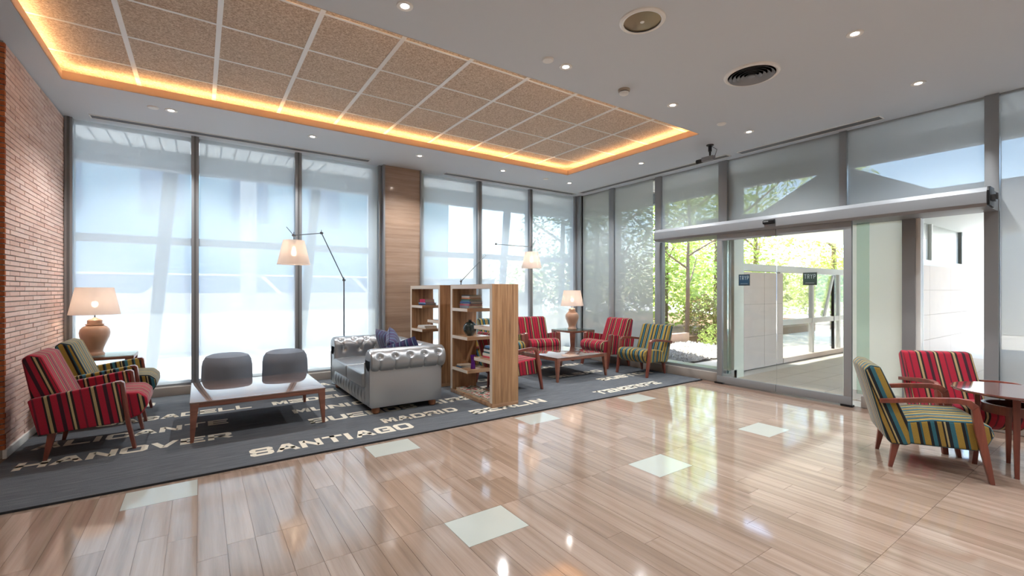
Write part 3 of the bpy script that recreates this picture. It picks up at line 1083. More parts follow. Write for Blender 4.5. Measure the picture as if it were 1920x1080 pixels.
# ------------------------------------------------------------ ceiling fixtures
def downlight(x, y, label, first=[None]):
    if first[0] is None:
        t_ = thing('downlight', label, 'ceiling light', (x, y, HC), 0, 'recessed ceiling downlights')
        MB().lathe([(.027, .0), (.03, -.004), (.046, -.009), (.056, -.006), (.058, 0)], seg=24, cap=False).build('trim_ring', WHITEMET, t_)
        MB().lathe([(.001, -.0015), (.027, -.0015)], seg=20).build('lens', SPOT, t_)
        ld = bpy.data.lights.new('downlight_lamp', 'SPOT')
        ld.energy = 62
        ld.spot_size = math.radians(125)
        ld.spot_blend = .6
        ld.shadow_soft_size = .035
        ld.color = (.96, .98, 1)
        lo = bpy.data.objects.new('downlight_lamp', ld)
        COL.objects.link(lo)
        lo.parent = t_
        lo.location = (0, 0, -.02)
        first[0] = t_
        return t_
    return dup(first[0], (x, y, HC), label=label)
DL = [(1.187, 3.055, 'downlight beside the coffered ceiling, nearest the camera'), (2.697, 3.07, 'downlight beside the white disc along the coffered ceiling'),
      (4.207, 3.05, 'downlight near the far end of the coffered ceiling, camera side'), (5.71, 3.02, 'downlight between the coffer corner and the long slot vent'),
      (4.206, 1.396, 'downlight on the open ceiling behind the ringed round diffuser'), (5.72, 1.383, 'downlight on the open ceiling nearest the entrance windows'),
      (5.725, 4.731, 'downlight between the coffer end and the garden blinds'), (4.177, 6.338, 'downlight between coffer and street windows, above the second bookcase side'),
      (2.693, 6.336, 'downlight between the coffer and the wood clad column'), (1.207, 6.335, 'downlight in front of the third street window'),
      (-.264, 6.306, 'downlight beside the white disc near the brick wall'), (5.68, 6.36, 'downlight in the far room corner above the lamp table')]
for x, y, l_ in DL:
    downlight(x, y, l_)
for i, x in enumerate((-3.4, -1.0, 1.2, 3.4, 5.6)):  # unseen downlights added to brighten the room
    for j, y in enumerate((-4.2, -2.2, -.2)):
        downlight(x, y, 'downlight of the lobby ceiling behind the camera')
def disc(x, y, label, first=[None]):
    if first[0] is None:
        o = MB().lathe([(.001, -.012), (.045, -.012), (.052, -.006), (.054, 0)], seg=24).build('presence_sensor', WHITEMET)
        first[0] = tag(o, label, 'sensor', 'white ceiling sensors')
    else:
        o = dup(first[0], label=label)
    o.location = (x, y, HC)
for x, y, l_ in ((-.423, 6.308, 'white round sensor near the brick wall end of the ceiling'), (2.486, 3.066, 'white round sensor next to a downlight beside the coffer'),
                 (5.164, 3.061, 'white round sensor near the coffer corner by the entrance'), (5.108, 6.359, 'white round sensor near the far room corner')):
    disc(x, y, l_)
sdt = thing('smoke_detector', 'small round smoke detector hanging below the ceiling', 'smoke detector', (3.483, 3.091, HC))
MB().lathe([(.055, -.022), (.058, -.01), (.058, 0)], seg=24).build('base', plain('beige_plastic', S(176, 164, 148), .5), sdt)
MB().lathe([(.03, -.055), (.045, -.045), (.048, -.03)], seg=24).build('head', WHITEMET, sdt)
MB().lathe([(.04, -.03), (.04, -.022)], seg=24, cap=False).build('sensing_gap', BLACK, sdt)

sk = thing('ceiling_speaker', 'round ceiling speaker with a smooth brass grille', 'speaker', (2.705, 2.225, HC))
MB().lathe([(.135, -.012), (.15, -.016), (.165, -.008), (.168, 0)], seg=40, cap=False).build('rim', WHITEMET, sk)
k = NT('brass_grille')
k.p.inputs['Base Color'].default_value = S(168, 152, 124)
k.p.inputs['Metallic'].default_value = .85
k.p.inputs['Roughness'].default_value = .35
k.p.inputs['Anisotropic'].default_value = .8
MB().lathe([(.001, -.01), (.02, -.0095), (.136, -.004)], seg=40).build('grille', k.m, sk)
MB().lathe([(.001, -.013), (.014, -.013), (.016, -.0095)], seg=20).build('centre_cap', WHITEMET, sk)
ad_ = thing('air_diffuser', 'round ceiling air diffuser with concentric rings', 'vent', (4.205, 2.2, HC))
MB().lathe([(.2, -.015), (.215, -.02), (.232, -.012), (.236, 0)], seg=48, cap=False).build('rim', WHITEMET, ad_)
MB().lathe([(.001, -.0005), (.2, -.0005)], seg=48).build('dark_backing', BLACK, ad_)
for i in range(5):
    r_ = .19 - i * .034
    MB().lathe([(r_ - .026, -.004), (r_ - .004, -.024), (r_, -.026), (r_ - .002, -.022), (r_ - .024, -.003), (r_ - .026, -.004)], seg=40, cap=False).build('ring', ALUL, ad_)
MB().lathe([(.001, -.03), (.03, -.027), (.032, -.02)], seg=24).build('core', ALUL, ad_)

def slot_vent(x0, x1, y0, y1, label, n=3):
    v = thing('slot_vent', label, 'vent', ((x0 + x1) / 2, (y0 + y1) / 2, HC), 0, 'slot vents along the ceiling edge')
    cx, cy_ = (x0 + x1) / 2, (y0 + y1) / 2
    hx, hy = (x1 - x0) / 2, (y1 - y0) / 2
    MB().box(-hx, hx, -hy, hy, -.003, .001).build('backing', ALUD, v, angle=0)
    MB().box(-hx - .012, hx + .012, -hy - .012, -hy, -.008, 0).box(-hx - .012, hx + .012, hy, hy + .012, -.008, 0) \
        .box(-hx - .012, -hx, -hy, hy, -.008, 0).box(hx, hx + .012, -hy, hy, -.008, 0).build('frame', WHITEMET, v, angle=0)
    for i in range(n):
        f = (i + .5) / n
        if hx > hy:
            MB().box(-hx, hx, -hy + 2 * hy * f - .006, -hy + 2 * hy * f + .006, -.009, -.003).build('slat', ALU, v, angle=0)
        else:
            MB().box(-hx + 2 * hx * f - .006, -hx + 2 * hx * f + .006, -hy, hy, -.009, -.003).build('slat', ALU, v, angle=0)
slot_vent(-1.03, 2.15, 6.97, 7.08, 'long slot vent above the three street windows by the brick wall')
slot_vent(3.45, 6.4, 6.99, 7.1, 'long slot vent above the street windows right of the column')
slot_vent(6.39, 6.5, 3.72, 6.85, 'long slot vent above the garden blinds')
slot_vent(6.42, 6.55, 1.9, 3.56, 'long slot vent above the entrance doors')

cm = thing('security_camera', 'small grey security camera hanging from a black bracket on the ceiling', 'camera', (5.79, 3.6, HC))
MB().lathe([(.045, -.012), (.048, -.004), (.05, 0)], seg=20).build('ceiling_plate', BLACK, cm)
MB().tube([(0, 0, -.01), (0, 0, -.09)], .024, 12).tube([(0, 0, -.09), (0, 0, -.16)], [.016, .01], 10).build('bracket', BLACK, cm)
MB().box(-.035, .035, -.06, .11, -.215, -.155).build('camera_body', ALUL, cm, bevel=.005)
MB().tube([(0, .11, -.19), (-.0, .2, -.19)], [.028, .03], 14).build('camera_lens', BLACK, cm)
MB().tube([(.0, -.02, -.02), (.02, -.09, -.08), (.02, -.06, -.16)], .004, 6).build('cable', BLACK, cm)

# ------------------------------------------------------------ rug
RZ = .013
rug = MB().box(-1.268, 6.2, 3.99, 7.165, .0005, RZ).build('city_rug', RUG, bevel=.003)
tag(rug, 'large charcoal rug with pale city names along the windows', 'rug')
MB().box(-1.268, 6.204, 3.982, 3.99, .0005, RZ + .001).box(6.2, 6.206, 3.99, 7.165, .0005, RZ + .001).build('binding', RUGEDGE, rug, angle=0)
def rug_word(word, x0, y0, x1, h):
    n = sum(.42 if c == 'I' else (.7 if c == ' ' else 1) for c in word)
    adv = (x1 - x0) / (n - .08)
    text_mb(word, adv * .9, h, adv, adv * .115, h * .115, lambda u, v: (x0 + u + v * .0, y0 + v, RZ + .0012)).build('lettering', RUGTXT, rug, angle=0)
rug_word('HANOVER', -1.15, 4.84, .245, .19)
rug_word('ALICANTE', -1.16, 5.375, .24, .185)
rug_word('SABADELL', -.84, 5.93, .49, .18)
rug_word('S', -.60, 6.66, -.43, .18)
rug_word('SANTIAGO', .335, 4.165, 1.73, .2)
rug_word('BUENOS', .915, 4.87, 2.06, .19)
rug_word('AIRES', 2.2, 4.87, 3.02, .19)
rug_word('MUNICH', .84, 5.375, 1.84, .175)
rug_word('MEDELLIN', .7, 5.9, 2.0, .18)
rug_word('V', 1.18, 6.72, 1.34, .19)
rug_word('A', 1.36, 6.72, 1.52, .19)
rug_word('S', 1.12, 6.3, 1.30, .17)
rug_word('E', 1.32, 6.3, 1.5, .17)
rug_word('MADRID', 1.53, 4.475, 2.375, .165)
rug_word('BERLIN', 2.44, 4.24, 3.44, .17)
rug_word('TENERIFE', 4.235, 4.14, 5.48, .17)
rug_word('BOSTON', 4.9, 4.74, 6.05, .17)
rug_word('BILBAO', 4.43, 5.3, 5.49, .17)
rug_word('MALAGA', 4.66, 6.02, 5.72, .17)
rug_word('O', 3.34, 5.7, 3.56, .17)
rug_word('D', 3.16, 5.24, 3.4, .17)

# ------------------------------------------------------------ armchairs
def fabric_build(mb, name, mat, par, uv='auto', bevel=.03, segs=3):
    return mb.build(name, mat, par, bevel=bevel, segs=segs, uv=uv, angle=60)

def chair_open(label, mat):
    """open wooden arms; faces +x"""
    t_ = thing('open_arm_chair', label, 'armchair', (0, 0, 0), 0, 'striped armchairs')
    W = .27
    back = [(-.40, .735), (-.365, .775), (-.30, .765), (-.135, .36), (-.115, .20), (-.15, .185), (-.235, .185), (-.265, .215)]
    fabric_build(MB().prism(back, -W, W, 'Y'), 'backrest', mat, t_, bevel=.022)
    seat = [(-.16, .2), (.24, .205), (.30, .25), (.335, .33), (.315, .39), (.26, .415), (.0, .40), (-.2, .355)]
    fabric_build(MB().prism(seat, -W + .003, W - .003, 'Y'), 'seat', mat, t_, bevel=.022)
    for s in (-1, 1):
        y0, y1 = (W + .004) * s, (W + .042) * s
        arm = [(-.31, .50), (-.31, .525), (-.05, .56), (.14, .575), (.2, .565), (.235, .53), (.325, 0), (.297, 0), (.20, .50), (.175, .535), (.12, .54), (-.05, .528)]
        # arm rest and front leg are two pieces of bent wood
        rest_ = [(-.31, .495), (-.31, .525), (-.05, .562), (.13, .578), (.195, .57), (.235, .535), (.2, .5), (.175, .532), (.12, .54), (-.05, .527)]
        leg_ = [(.2, .5), (.235, .535), (.262, .40), (.318, 0), (.292, 0), (.215, .36)]
        MB().prism(rest_, min(y0, y1), max(y0, y1), 'Y').build('armrest', CHERRY, t_, bevel=.004)
        MB().prism(leg_, min(y0, y1) , max(y0, y1), 'Y').build('leg', CHERRY, t_, bevel=.003)
        MB().taper(-.2, s * (W - .05), 0, .21, .012, .024, dx=-.035, dy=s * .0).build('leg', CHERRY, t_, bevel=.002)
    return t_

def chair_closed(label, mat):
    """upholstered arms with wooden front legs; faces +x"""
    t_ = thing('upholstered_armchair', label, 'armchair', (0, 0, 0), 0, 'striped armchairs')
    W = .28
    back = [(-.385, .80), (-.345, .835), (-.27, .815), (-.10, .38), (-.10, .24), (-.26, .24), (-.30, .30)]
    fabric_build(MB().prism(back, -W, W, 'Y'), 'backrest', mat, t_, bevel=.024)
    seat = [(-.2, .23), (.25, .235), (.335, .262), (.385, .34), (.378, .41), (.325, .458), (.2, .468), (-.22, .385)]
    fabric_build(MB().prism(seat, -W + .003, W - .003, 'Y'), 'seat', mat, t_, bevel=.022)
    for s in (-1, 1):
        y0, y1 = (W + .003) * s, (W + .075) * s
        a, b = min(y0, y1), max(y0, y1)
        arm = [(-.275, .21), (.235, .235), (.205, .555), (.17, .572), (-.3, .50), (-.335, .485)]
        fabric_build(MB().prism(arm, a + .002, b - .002, 'Y'), 'arm_panel', mat, t_, uv='x', bevel=.012, segs=2)
        leg_ = [(.17, .575), (.212, .577), (.232, .56), (.268, .25), (.312, 0), (.288, 0), (.24, .235), (.208, .545)]
        MB().prism(leg_, a + .004, b - .004, 'Y').build('leg', CHERRY, t_, bevel=.003)
        MB().taper(-.2, s * (W + .02), 0, .225, .013, .026, dx=-.045).build('leg', CHERRY, t_, bevel=.002)
    return t_

R = math.radians
ZR = RZ + .0015
c1 = chair_closed('red striped armchair with fabric arms, beside the brick wall in front', RED)
c1.location = (-.755, 5.30, ZR)
c2 = chair_closed('mustard and teal striped armchair with fabric arms, beside the brick wall', YEL)
c2.location = (-.755, 6.27, ZR)
dup(c1, (6.0, 5.73, ZR), R(177), 'red striped armchair with fabric arms, facing left beside the far lamp table')
dup(c1, (5.13, 6.62, ZR), R(-104), 'red striped armchair backing onto the street windows, left of the far lamp table')
dup(c2, (4.30, 6.60, ZR), R(-93), 'mustard striped armchair mostly hidden behind the nearer bookcase side panel')
o1 = chair_open('mustard and teal striped chair with open wooden arms, beside the round table', YEL)
o1.location = (4.66, 1.11, 0)
o1.rotation_euler = (0, 0, R(-63))
dup(o1, (5.90, 4.82, ZR), R(181), 'mustard and teal striped chair with open wooden arms, near the garden glass')
dup(o1, (3.52, 5.93, ZR), R(2), 'mustard striped chair with wooden arms seen through the bookcase, behind the red one')
o2 = chair_open('red striped chair with open wooden arms, behind the round table', RED)
o2.location = (5.48, 1.04, 0)
o2.rotation_euler = (0, 0, R(-138))
dup(o2, (3.50, 5.11, ZR), R(0), 'red striped chair with open wooden arms, directly behind the tall bookcase')

# ------------------------------------------------------------ tables
def coffee_table(label, loc, sx, sy, h):
    t_ = thing('coffee_table', label, 'table', loc, 0, 'low wooden coffee tables')
    hx, hy = sx / 2, sy / 2
    MB().box(-hx, hx, -hy, hy, h - .012, h).build('table_top', CHERRYT, t_, bevel=.002)
    ap = MB()
    ap.box(-hx + .005, hx - .005, -hy + .005, -hy + .03, h - .05, h - .0125).box(-hx + .005, hx - .005, hy - .03, hy - .005, h - .05, h - .0125)
    ap.box(-hx + .005, -hx + .03, -hy + .03, hy - .03, h - .05, h - .0125).box(hx - .03, hx - .005, -hy + .03, hy - .03, h - .05, h - .0125)
    ap.build('apron', TABLEW, t_, bevel=.001)
    for a in (-1, 1):
        for b in (-1, 1):
            # L-free tapered corner legs, flush outside
            o_, i_ = .003, .068
            zt = h - .0128
            xs = (a * (hx - o_), a * (hx - i_), a * (hx - o_), a * (hx - .03))
            ys = (b * (hy - o_), b * (hy - i_), b * (hy - o_), b * (hy - .03))
            vs_ = [(xs[2], ys[2], 0), (xs[3], ys[2], 0), (xs[3], ys[3], 0), (xs[2], ys[3], 0),
                   (xs[0], ys[0], zt), (xs[1], ys[0], zt), (xs[1], ys[1], zt), (xs[0], ys[1], zt)]
            MB().add(vs_, [(0, 3, 2, 1), (4, 5, 6, 7), (0, 1, 5, 4), (1, 2, 6, 5), (2, 3, 7, 6), (3, 0, 4, 7)]).build('leg', TABLEW, t_, bevel=.002, fixn=True)
    return t_
coffee_table('low square coffee table with glossy top in front of the two poufs', (.485, 5.36, ZR), 1.12, 1.04, .352)
coffee_table('low square coffee table among the striped chairs beyond the bookcase', (4.75, 5.56, ZR), 1.02, 1.1, .352)

def side_table(label, loc, sx, sy, h):
    t_ = thing('side_table', label, 'table', loc, 0, 'square lamp tables')
    hx, hy = sx / 2, sy / 2
    MB().box(-hx, hx, -hy, hy, h - .04, h - .0085).build('table_top', TABLEW, t_, bevel=.002)
    MB().box(-hx + .004, hx - .004, -hy + .004, hy - .004, h - .008, h).build('glass_sheet', GLASSTOP, t_, angle=0)
    for a in (-1, 1):
        for b in (-1, 1):
            MB().taper(a * (hx - .04), b * (hy - .04), 0, h - .041, .02, .038).build('leg', TABLEW, t_, bevel=.002)
    return t_
side_table('wooden lamp table with glass sheet in the corner by the brick wall', (-.93, 6.91, 0.0 + ZR), .62, .46, .60)
side_table('wooden lamp table with glass sheet in the far room corner', (6.05, 6.68, ZR), .58, .62, .565)

rt = thing('round_table', 'round dark cherry table with a ring under the top, at the right edge', 'table', (5.01, .672, 0), R(14))
MB().lathe([(.30, .574), (.335, .583), (.34, .592), (.336, .6), (.001, .6)], seg=56).build('table_top', wood('round_top_wood', S(92, 40, 30), S(110, 52, 40), S(124, 64, 50), 'X', .1, 1.0, .8), rt)
ringp = [(.165, .43), (.165, .495), (.14, .495), (.14, .43)]
mb = MB()
seg = 40
for r_, z in ringp:
    for i in range(seg):
        a = 2 * PI * i / seg
        mb.v.append((r_ * math.cos(a), r_ * math.sin(a), z))
for j in range(4):
    for i in range(seg):
        mb.f.append((j * seg + i, j * seg + (i + 1) % seg, ((j + 1) % 4) * seg + (i + 1) % seg, ((j + 1) % 4) * seg + i))
mb.build('ring', CHERRY, rt)
MB().lathe([(.001, .435), (.139, .435), (.139, .447), (.001, .447)], seg=40).build('tray', plain('dark_tray', S(40, 26, 24), .3), rt)
for i in range(4):
    a = i * PI / 2
    ca, sa = math.cos(a), math.sin(a)
    mb = MB()
    secs = [(.20, 0, .012), (.182, .2, .016), (.182, .45, .019), (.185, .574, .02)]
    vs_ = []
    for r_, z, hw in secs:
        for (u, v) in ((-.5, -1), (.5, -1), (.5, 1), (-.5, 1)):
            rr = r_ + u * .03
            vs_.append((ca * rr - sa * v * hw, sa * rr + ca * v * hw, z))
    fs = [(0, 3, 2, 1), (12, 13, 14, 15)]
    for j in range(3):
        for q in range(4):
            fs.append((j * 4 + q, j * 4 + (q + 1) % 4, (j + 1) * 4 + (q + 1) % 4, (j + 1) * 4 + q))
    mb.add(vs_, fs)
    mb.build('leg', CHERRY, rt, bevel=.002, fixn=True)

# ------------------------------------------------------------ poufs
def pouf(x, y, label):
    t_ = thing('pouf', label, 'pouf', (x, y, ZR), 0, 'grey round poufs')
    r_ = .262
    pr = [(.001, .02), (r_ - .03, .02), (r_ - .006, .04), (r_, .08), (r_ + .004, .22), (r_, .42), (r_ - .012, .49), (r_ - .04, .54), (r_ - .09, .56), (.001, .565)]
    MB().lathe(pr, seg=48).build('upholstery', POUF, t_)
    MB().lathe([(.001, 0), (r_ - .05, 0), (r_ - .05, .02), (.001, .0205)], seg=32).build('base', BLACK, t_)
    return t_
pouf(.275, 6.5, 'grey round pouf behind the coffee table, the one nearer the brick wall')
pouf(.91, 6.5, 'grey round pouf behind the coffee table, the one nearer the sofa')

# ------------------------------------------------------------ chesterfield sofa, faces -x
so = thing('chesterfield_sofa', 'silver leather two seat sofa with buttoned rolled arms', 'sofa', (1.5, 0, ZR))
SY0, SY1 = 4.82, 6.55      # outer faces of the arms
SD = .83                   # depth
SH_ = .70
def dent(u, v, pts, su, sv, dep):
    d = 0
    for (a, b) in pts:
        q = ((u - a) / su) ** 2 + ((v - b) / sv) ** 2
        if q < 9:
            d = max(d, dep * math.exp(-q))
    return d
def roll_surface(length, pts, place, name, nu=90, nv=44, inner_h=.30):
    """cross-section runs from inside seat level up over the roll to its underside; v is arc position"""
    R_ = .13
    cz = SH_ - R_
    segs_ = []
    # inner face (vertical, slightly leaning), then roll arc
    prof_ = [(-R_, cz - inner_h), (-R_, cz - inner_h * .5), (-R_, cz)]
    for i in range(1, 23):
        a = PI - i * (PI * 1.37) / 22
        prof_.append((R_ * math.cos(a) + .0, cz + R_ * math.sin(a)))
    # arc-length table
    ln = [0]
    for i in range(1, len(prof_)):
        ln.append(ln[-1] + math.dist(prof_[i], prof_[i - 1]))
    tot = ln[-1]
    def at(v):
        s_ = v * tot
        for i in range(1, len(prof_)):
            if s_ <= ln[i] + 1e-9:
                f = (s_ - ln[i - 1]) / (ln[i] - ln[i - 1])
                p0, p1 = prof_[i - 1], prof_[i]
                return (p0[0] + (p1[0] - p0[0]) * f, p0[1] + (p1[1] - p0[1]) * f), (p1[0] - p0[0], p1[1] - p0[1])
        return prof_[-1], (prof_[-1][0] - prof_[-2][0], prof_[-1][1] - prof_[-2][1])
    def fn(u, v):
        (a, z), (ta, tz) = at(v)
        q = math.hypot(ta, tz) or 1
        na, nz2 = -tz / q, ta / q          # outward
        s_ = u * length
        vv = v * tot
        d = dent(s_, vv, pts, .032, .032, .034)
        # pleats: from outer buttons to the lower edge, and diagonals between rows
        for (pu, pv_) in pts:
            if pv_ > tot * .55 and vv > pv_:
                d = max(d, .013 * math.exp(-((s_ - pu) / .010) ** 2))
        for i_ in range(len(pts)):
            for j_ in range(i_ + 1, len(pts)):
                (a0, b0), (a1, b1) = pts[i_], pts[j_]
                L2 = (a1 - a0) ** 2 + (b1 - b0) ** 2
                if b0 != b1 and L2 < .2 ** 2:
                    tt = max(0, min(1, ((s_ - a0) * (a1 - a0) + (vv - b0) * (b1 - b0)) / L2))
                    dd = math.hypot(s_ - a0 - tt * (a1 - a0), vv - b0 - tt * (b1 - b0))
                    d = max(d, .014 * math.exp(-(dd / .014) ** 2))
        # soft ends
        e = min(s_, length - s_)
        if e < .03:
            d += (.03 - e) * .25
        return place(s_, a + na * (-d), z + nz2 * (-d))
    surf = MB().grid(fn, nu, nv)
    # end caps
    cap = []
    for u in (0, 1):
        ring_ = [fn(u, j / nv) for j in range(nv + 1)]
        surf.add(ring_, [tuple(range(nv + 1)) if u == 0 else tuple(range(nv + 1))[::-1]])
    o_ = surf.build(name, SILVER, so, angle=50, fixn=True)
    # buttons
    for (pu, pv_) in pts:
        (a, z), (ta, tz) = at(pv_ / tot)
        q = math.hypot(ta, tz)
        na, nz2 = -tz / q, ta / q
        p = Vector(place(pu, a - na * .029, z - nz2 * .029))
        p2 = Vector(place(pu, a, z))
        d_ = (p2 - p).normalized()
        mbb = MB().tube([p, p + d_ * .004, p + d_ * .007], [.010, .009, .004], 8)
        mbb.build('button', BRASSBTN, o_)
    return o_
def pts_rows(length, n, rows, off=True):
    out = []
    for k_, v in enumerate(rows):
        m = n if k_ % 2 == 0 else n - 1
        st = length / n
        for i in range(m):
            out.append((st * (.5 + i) + (0 if k_ % 2 == 0 else st / 2), v))
    return out
AL = SD + .02
# near arm (outside faces -y), far arm, back
roll_surface(AL, pts_rows(AL, 5, [.65]) + pts_rows(AL, 5, [.43]) + [(p[0], .27) for p in pts_rows(AL, 4, [.2])], lambda s_, a, z: (.0 + s_, SY0 + .075 - a, z), 'arm')
roll_surface(AL, pts_rows(AL, 5, [.65]) + pts_rows(AL, 5, [.42]) + [(p[0] , .27) for p in pts_rows(AL, 4, [.2])], lambda s_, a, z: (.0 + s_, SY1 - .075 + a, z), 'arm')
BLn = SY1 - SY0 - .10
roll_surface(BLn, pts_rows(BLn, 9, [.65]) + pts_rows(BLn, 9, [.42]) + [(p[0], .27) for p in pts_rows(BLn, 8, [.2])], lambda s_, a, z: (SD - .075 + a, SY0 + .05 + s_, z), 'backrest', nu=150)
# panels below the rolls
MB().box(.0, SD - .03, SY0, SY0 + .17, .07, .57).build('side_panel', SILVER, so, bevel=.012)
MB().box(.0, SD - .03, SY1 - .17, SY1, .07, .57).build('side_panel', SILVER, so, bevel=.012)
MB().box(SD - .2, SD, SY0 + .02, SY1 - .02, .07, .57).build('back_panel', SILVER, so, bevel=.012)
# scroll fronts on the two arms
for yy, sg_ in ((SY0 + .075, -1), (SY1 - .075, 1)):
    MB().tube([(-.012, yy, SH_ - .13), (.012, yy, SH_ - .13)], [.108, .126], 32).build('scroll_front', SILVER, so, angle=40)
    MB().box(-.012, .01, yy - (.075 if sg_ < 0 else .115), yy + (.115 if sg_ < 0 else .075), .09, SH_ - .12).build('arm_front', SILVER, so, bevel=.008)
    MB().tube([(-.014, yy + sg_ * .076, .1), (-.014, yy + sg_ * .076, SH_ - .2)], .006, 8).tube([(-.014, yy - sg_ * .112, .28), (-.014, yy - sg_ * .112, SH_ - .16)], .006, 8).build('piping', SILVER, so)
# front rail, tufted
def rail_fn(u, v):
    y = SY0 + .17 + u * (SY1 - SY0 - .34)
    z = .075 + v * .185
    b = math.sin(v * PI) * .018
    ph = (u * 11) % 1.0
    cr = math.exp(-((min(ph, 1 - ph)) / .09) ** 2)
    hole = .012 * math.exp(-((min(ph, 1 - ph)) / .12) ** 2 - ((v - .55) / .16) ** 2)
    return (-.004 - b * (1 - .55 * cr) + hole, y, z)
fr_ = MB().grid(rail_fn, 132, 14).build('front_rail', SILVER, so, angle=60)
for i in range(1, 11):
    p = Vector(rail_fn(i / 11, .55))
    MB().tube([p, p + Vector((-.004, 0, 0)), p + Vector((-.007, 0, 0))], [.009, .008, .004], 8).build('button', BRASSBTN, fr_)
MB().box(.0, SD - .1, SY0 + .1, SY1 - .1, .075, .26).build('base', SILVER, so, bevel=.006)
# seat cushions
half = (SY1 - SY0 - .42) / 2
for i in range(2):
    y0 = SY0 + .21 + i * half
    cu = MB().box(-.035, SD - .22, y0 + .004, y0 + half - .004, .262, .425).build('seat_cushion', SILVER, so, bevel=.03, segs=4, angle=60)
    pp = MB()
    for z in (.284, .405):
        pp.tube([(-.03, y0 + .03, z), (-.03, y0 + half - .03, z)], .005, 8)
    pp.build('piping', SILVER, cu)
for x in (.07, SD - .1):
    for y in (SY0 + .07, SY1 - .07):
        MB().lathe([(.03, 0), (.042, .012), (.045, .04), (.036, .07), (.03, .074)], (x, y, 0), 20).build('foot', FOOTW, so)

# cushions on the sofa
def pillow(label, loc, rot, w_, first=[None]):
    def fn_side(sg_):
        def fn(u, v):
            a, b = u * 2 - 1, v * 2 - 1
            th = .075 * (max(0, 1 - a ** 4) * max(0, 1 - b ** 4)) ** .55
            px = a * w_ / 2 * (1 - .05 * (1 - abs(b)) * a * a)
            py = b * w_ / 2 * (1 - .05 * (1 - abs(a)) * b * b)
            return (px, py, sg_ * (th + .002))
        return fn
    mb_ = MB().grid(fn_side(1), 18, 18)
    g2 = MB().grid(fn_side(-1), 18, 18)
    mb_.add(g2.v, [f[::-1] for f in g2.f])
    o_ = mb_.build('throw_pillow', PILLOW, None, uv='y', fixn=True, angle=80, loc=loc, rot=rot)
    return tag(o_, label, 'cushion', 'striped cushions on the sofa')
pillow('blue and purple striped cushion on the sofa, the one farthest from the near arm', (2.01, 5.74, .63), (R(8), R(68), R(14)), .43)
pillow('dark blue and purple striped cushion in the middle of the three on the sofa', (1.98, 5.42, .63), (R(52), R(62), R(28)), .42)
pillow('blue striped cushion leaning lowest, right behind the near sofa arm', (1.99, 5.10, .585), (R(-38), R(58), R(20)), .40)

# ------------------------------------------------------------ bookcases
BH = 1.42
def bookcase(label, y0, y1):
    t_ = thing('bookcase', label, 'bookcase', (2.72, y0, ZR), 0, 'open walnut bookcases')
    L = y1 - y0
    D = .36
    H_ = BH - ZR
    T = .055
    def panel(name, x0, x1, a, b, z0, z1, mat):
        o_ = MB().box(x0, x1, a, b, z0, z1).build(name, mat, t_, bevel=.0015)
        return o_
    n_ = panel('side_panel', 0, D, 0, T, .045, H_, WALNUT)
    MB().box(-.0015, .0, .002, T - .002, .05, H_ - .004).build('edge_band', EDGE, n_, angle=0)
    f_ = panel('side_panel', 0, D, L - T, L, .045, H_, WALNUT)
    MB().box(-.0015, .0, L - T + .002, L - .002, .05, H_ - .004).build('edge_band', EDGE, f_, angle=0)
    tp = panel('top_panel', 0, D, T, L - T, H_ - T, H_, WALNUTH)
    MB().box(-.0015, .0, T, L - T, H_ - T + .003, H_ - .003).build('edge_band', EDGE, tp, angle=0)
    panel('bottom_panel', 0, D, 0, L, 0, .045, WALNUTH)
    sh = []
    # shelves fixed to the far side panel, front
    for z in (1.065, .71, .30):
        s_ = panel('shelf', .0, .335, L - T - .40, L - T, z, z + .042, WALNUTH)
        MB().box(-.0015, 0, L - T - .398, L - T, z + .003, z + .039).build('edge_band', EDGE, s_, angle=0)
    # shelves fixed to the near side panel, rear
    for z in (.87, .49):
        s_ = panel('shelf', .0, .335, T, T + .36, z, z + .042, WALNUTH)
        MB().box(-.0015, 0, T, T + .358, z + .003, z + .039).build('edge_band', EDGE, s_, angle=0)
    return t_
b1 = bookcase('open walnut bookcase with vases, the one nearer the rug edge', 4.345, 5.38)
b2 = bookcase('open walnut bookcase between the sofa end and the column', 5.70, 6.76)

BC = {}
def bookmat(c):
    key = 'cover_%02x%02x%02x' % c
    if key not in BC:
        BC[key] = plain(key, S(*c), .45)
    return BC[key]
def book(name, label, c, x, y, z, sx, sy, h, rz, group, cat='book'):
    t_ = thing(name, label, cat, (x, y, z), rz, group)
    hx, hy = sx / 2, sy / 2
    m_ = bookmat(c)
    MB().box(-hx, hx, -hy, hy, 0, .003).box(-hx, hx, -hy, hy, h - .003, h).box(-hx, -hx + .003, -hy, hy, .003, h - .003).build('cover', m_, t_, angle=0)
    MB().box(-hx + .003, hx - .005, -hy + .004, hy - .004, .0031, h - .0031).build('pages', PAGES, t_, angle=0)
    return t_
def stack(names_, specs, x, y, z, group, where):
    zz = z
    for i, (c, sx, sy, h, desc) in enumerate(specs):
        book('book', '%s, %s' % (desc, where[i] if isinstance(where, (list, tuple)) else where), c, x + random.uniform(-.006, .006), y + random.uniform(-.01, .01), zz, sx, sy, h, R(random.uniform(-4, 4)), group)
        zz += h + .0006
    return zz
z1 = ZR + 1.107 + .0006
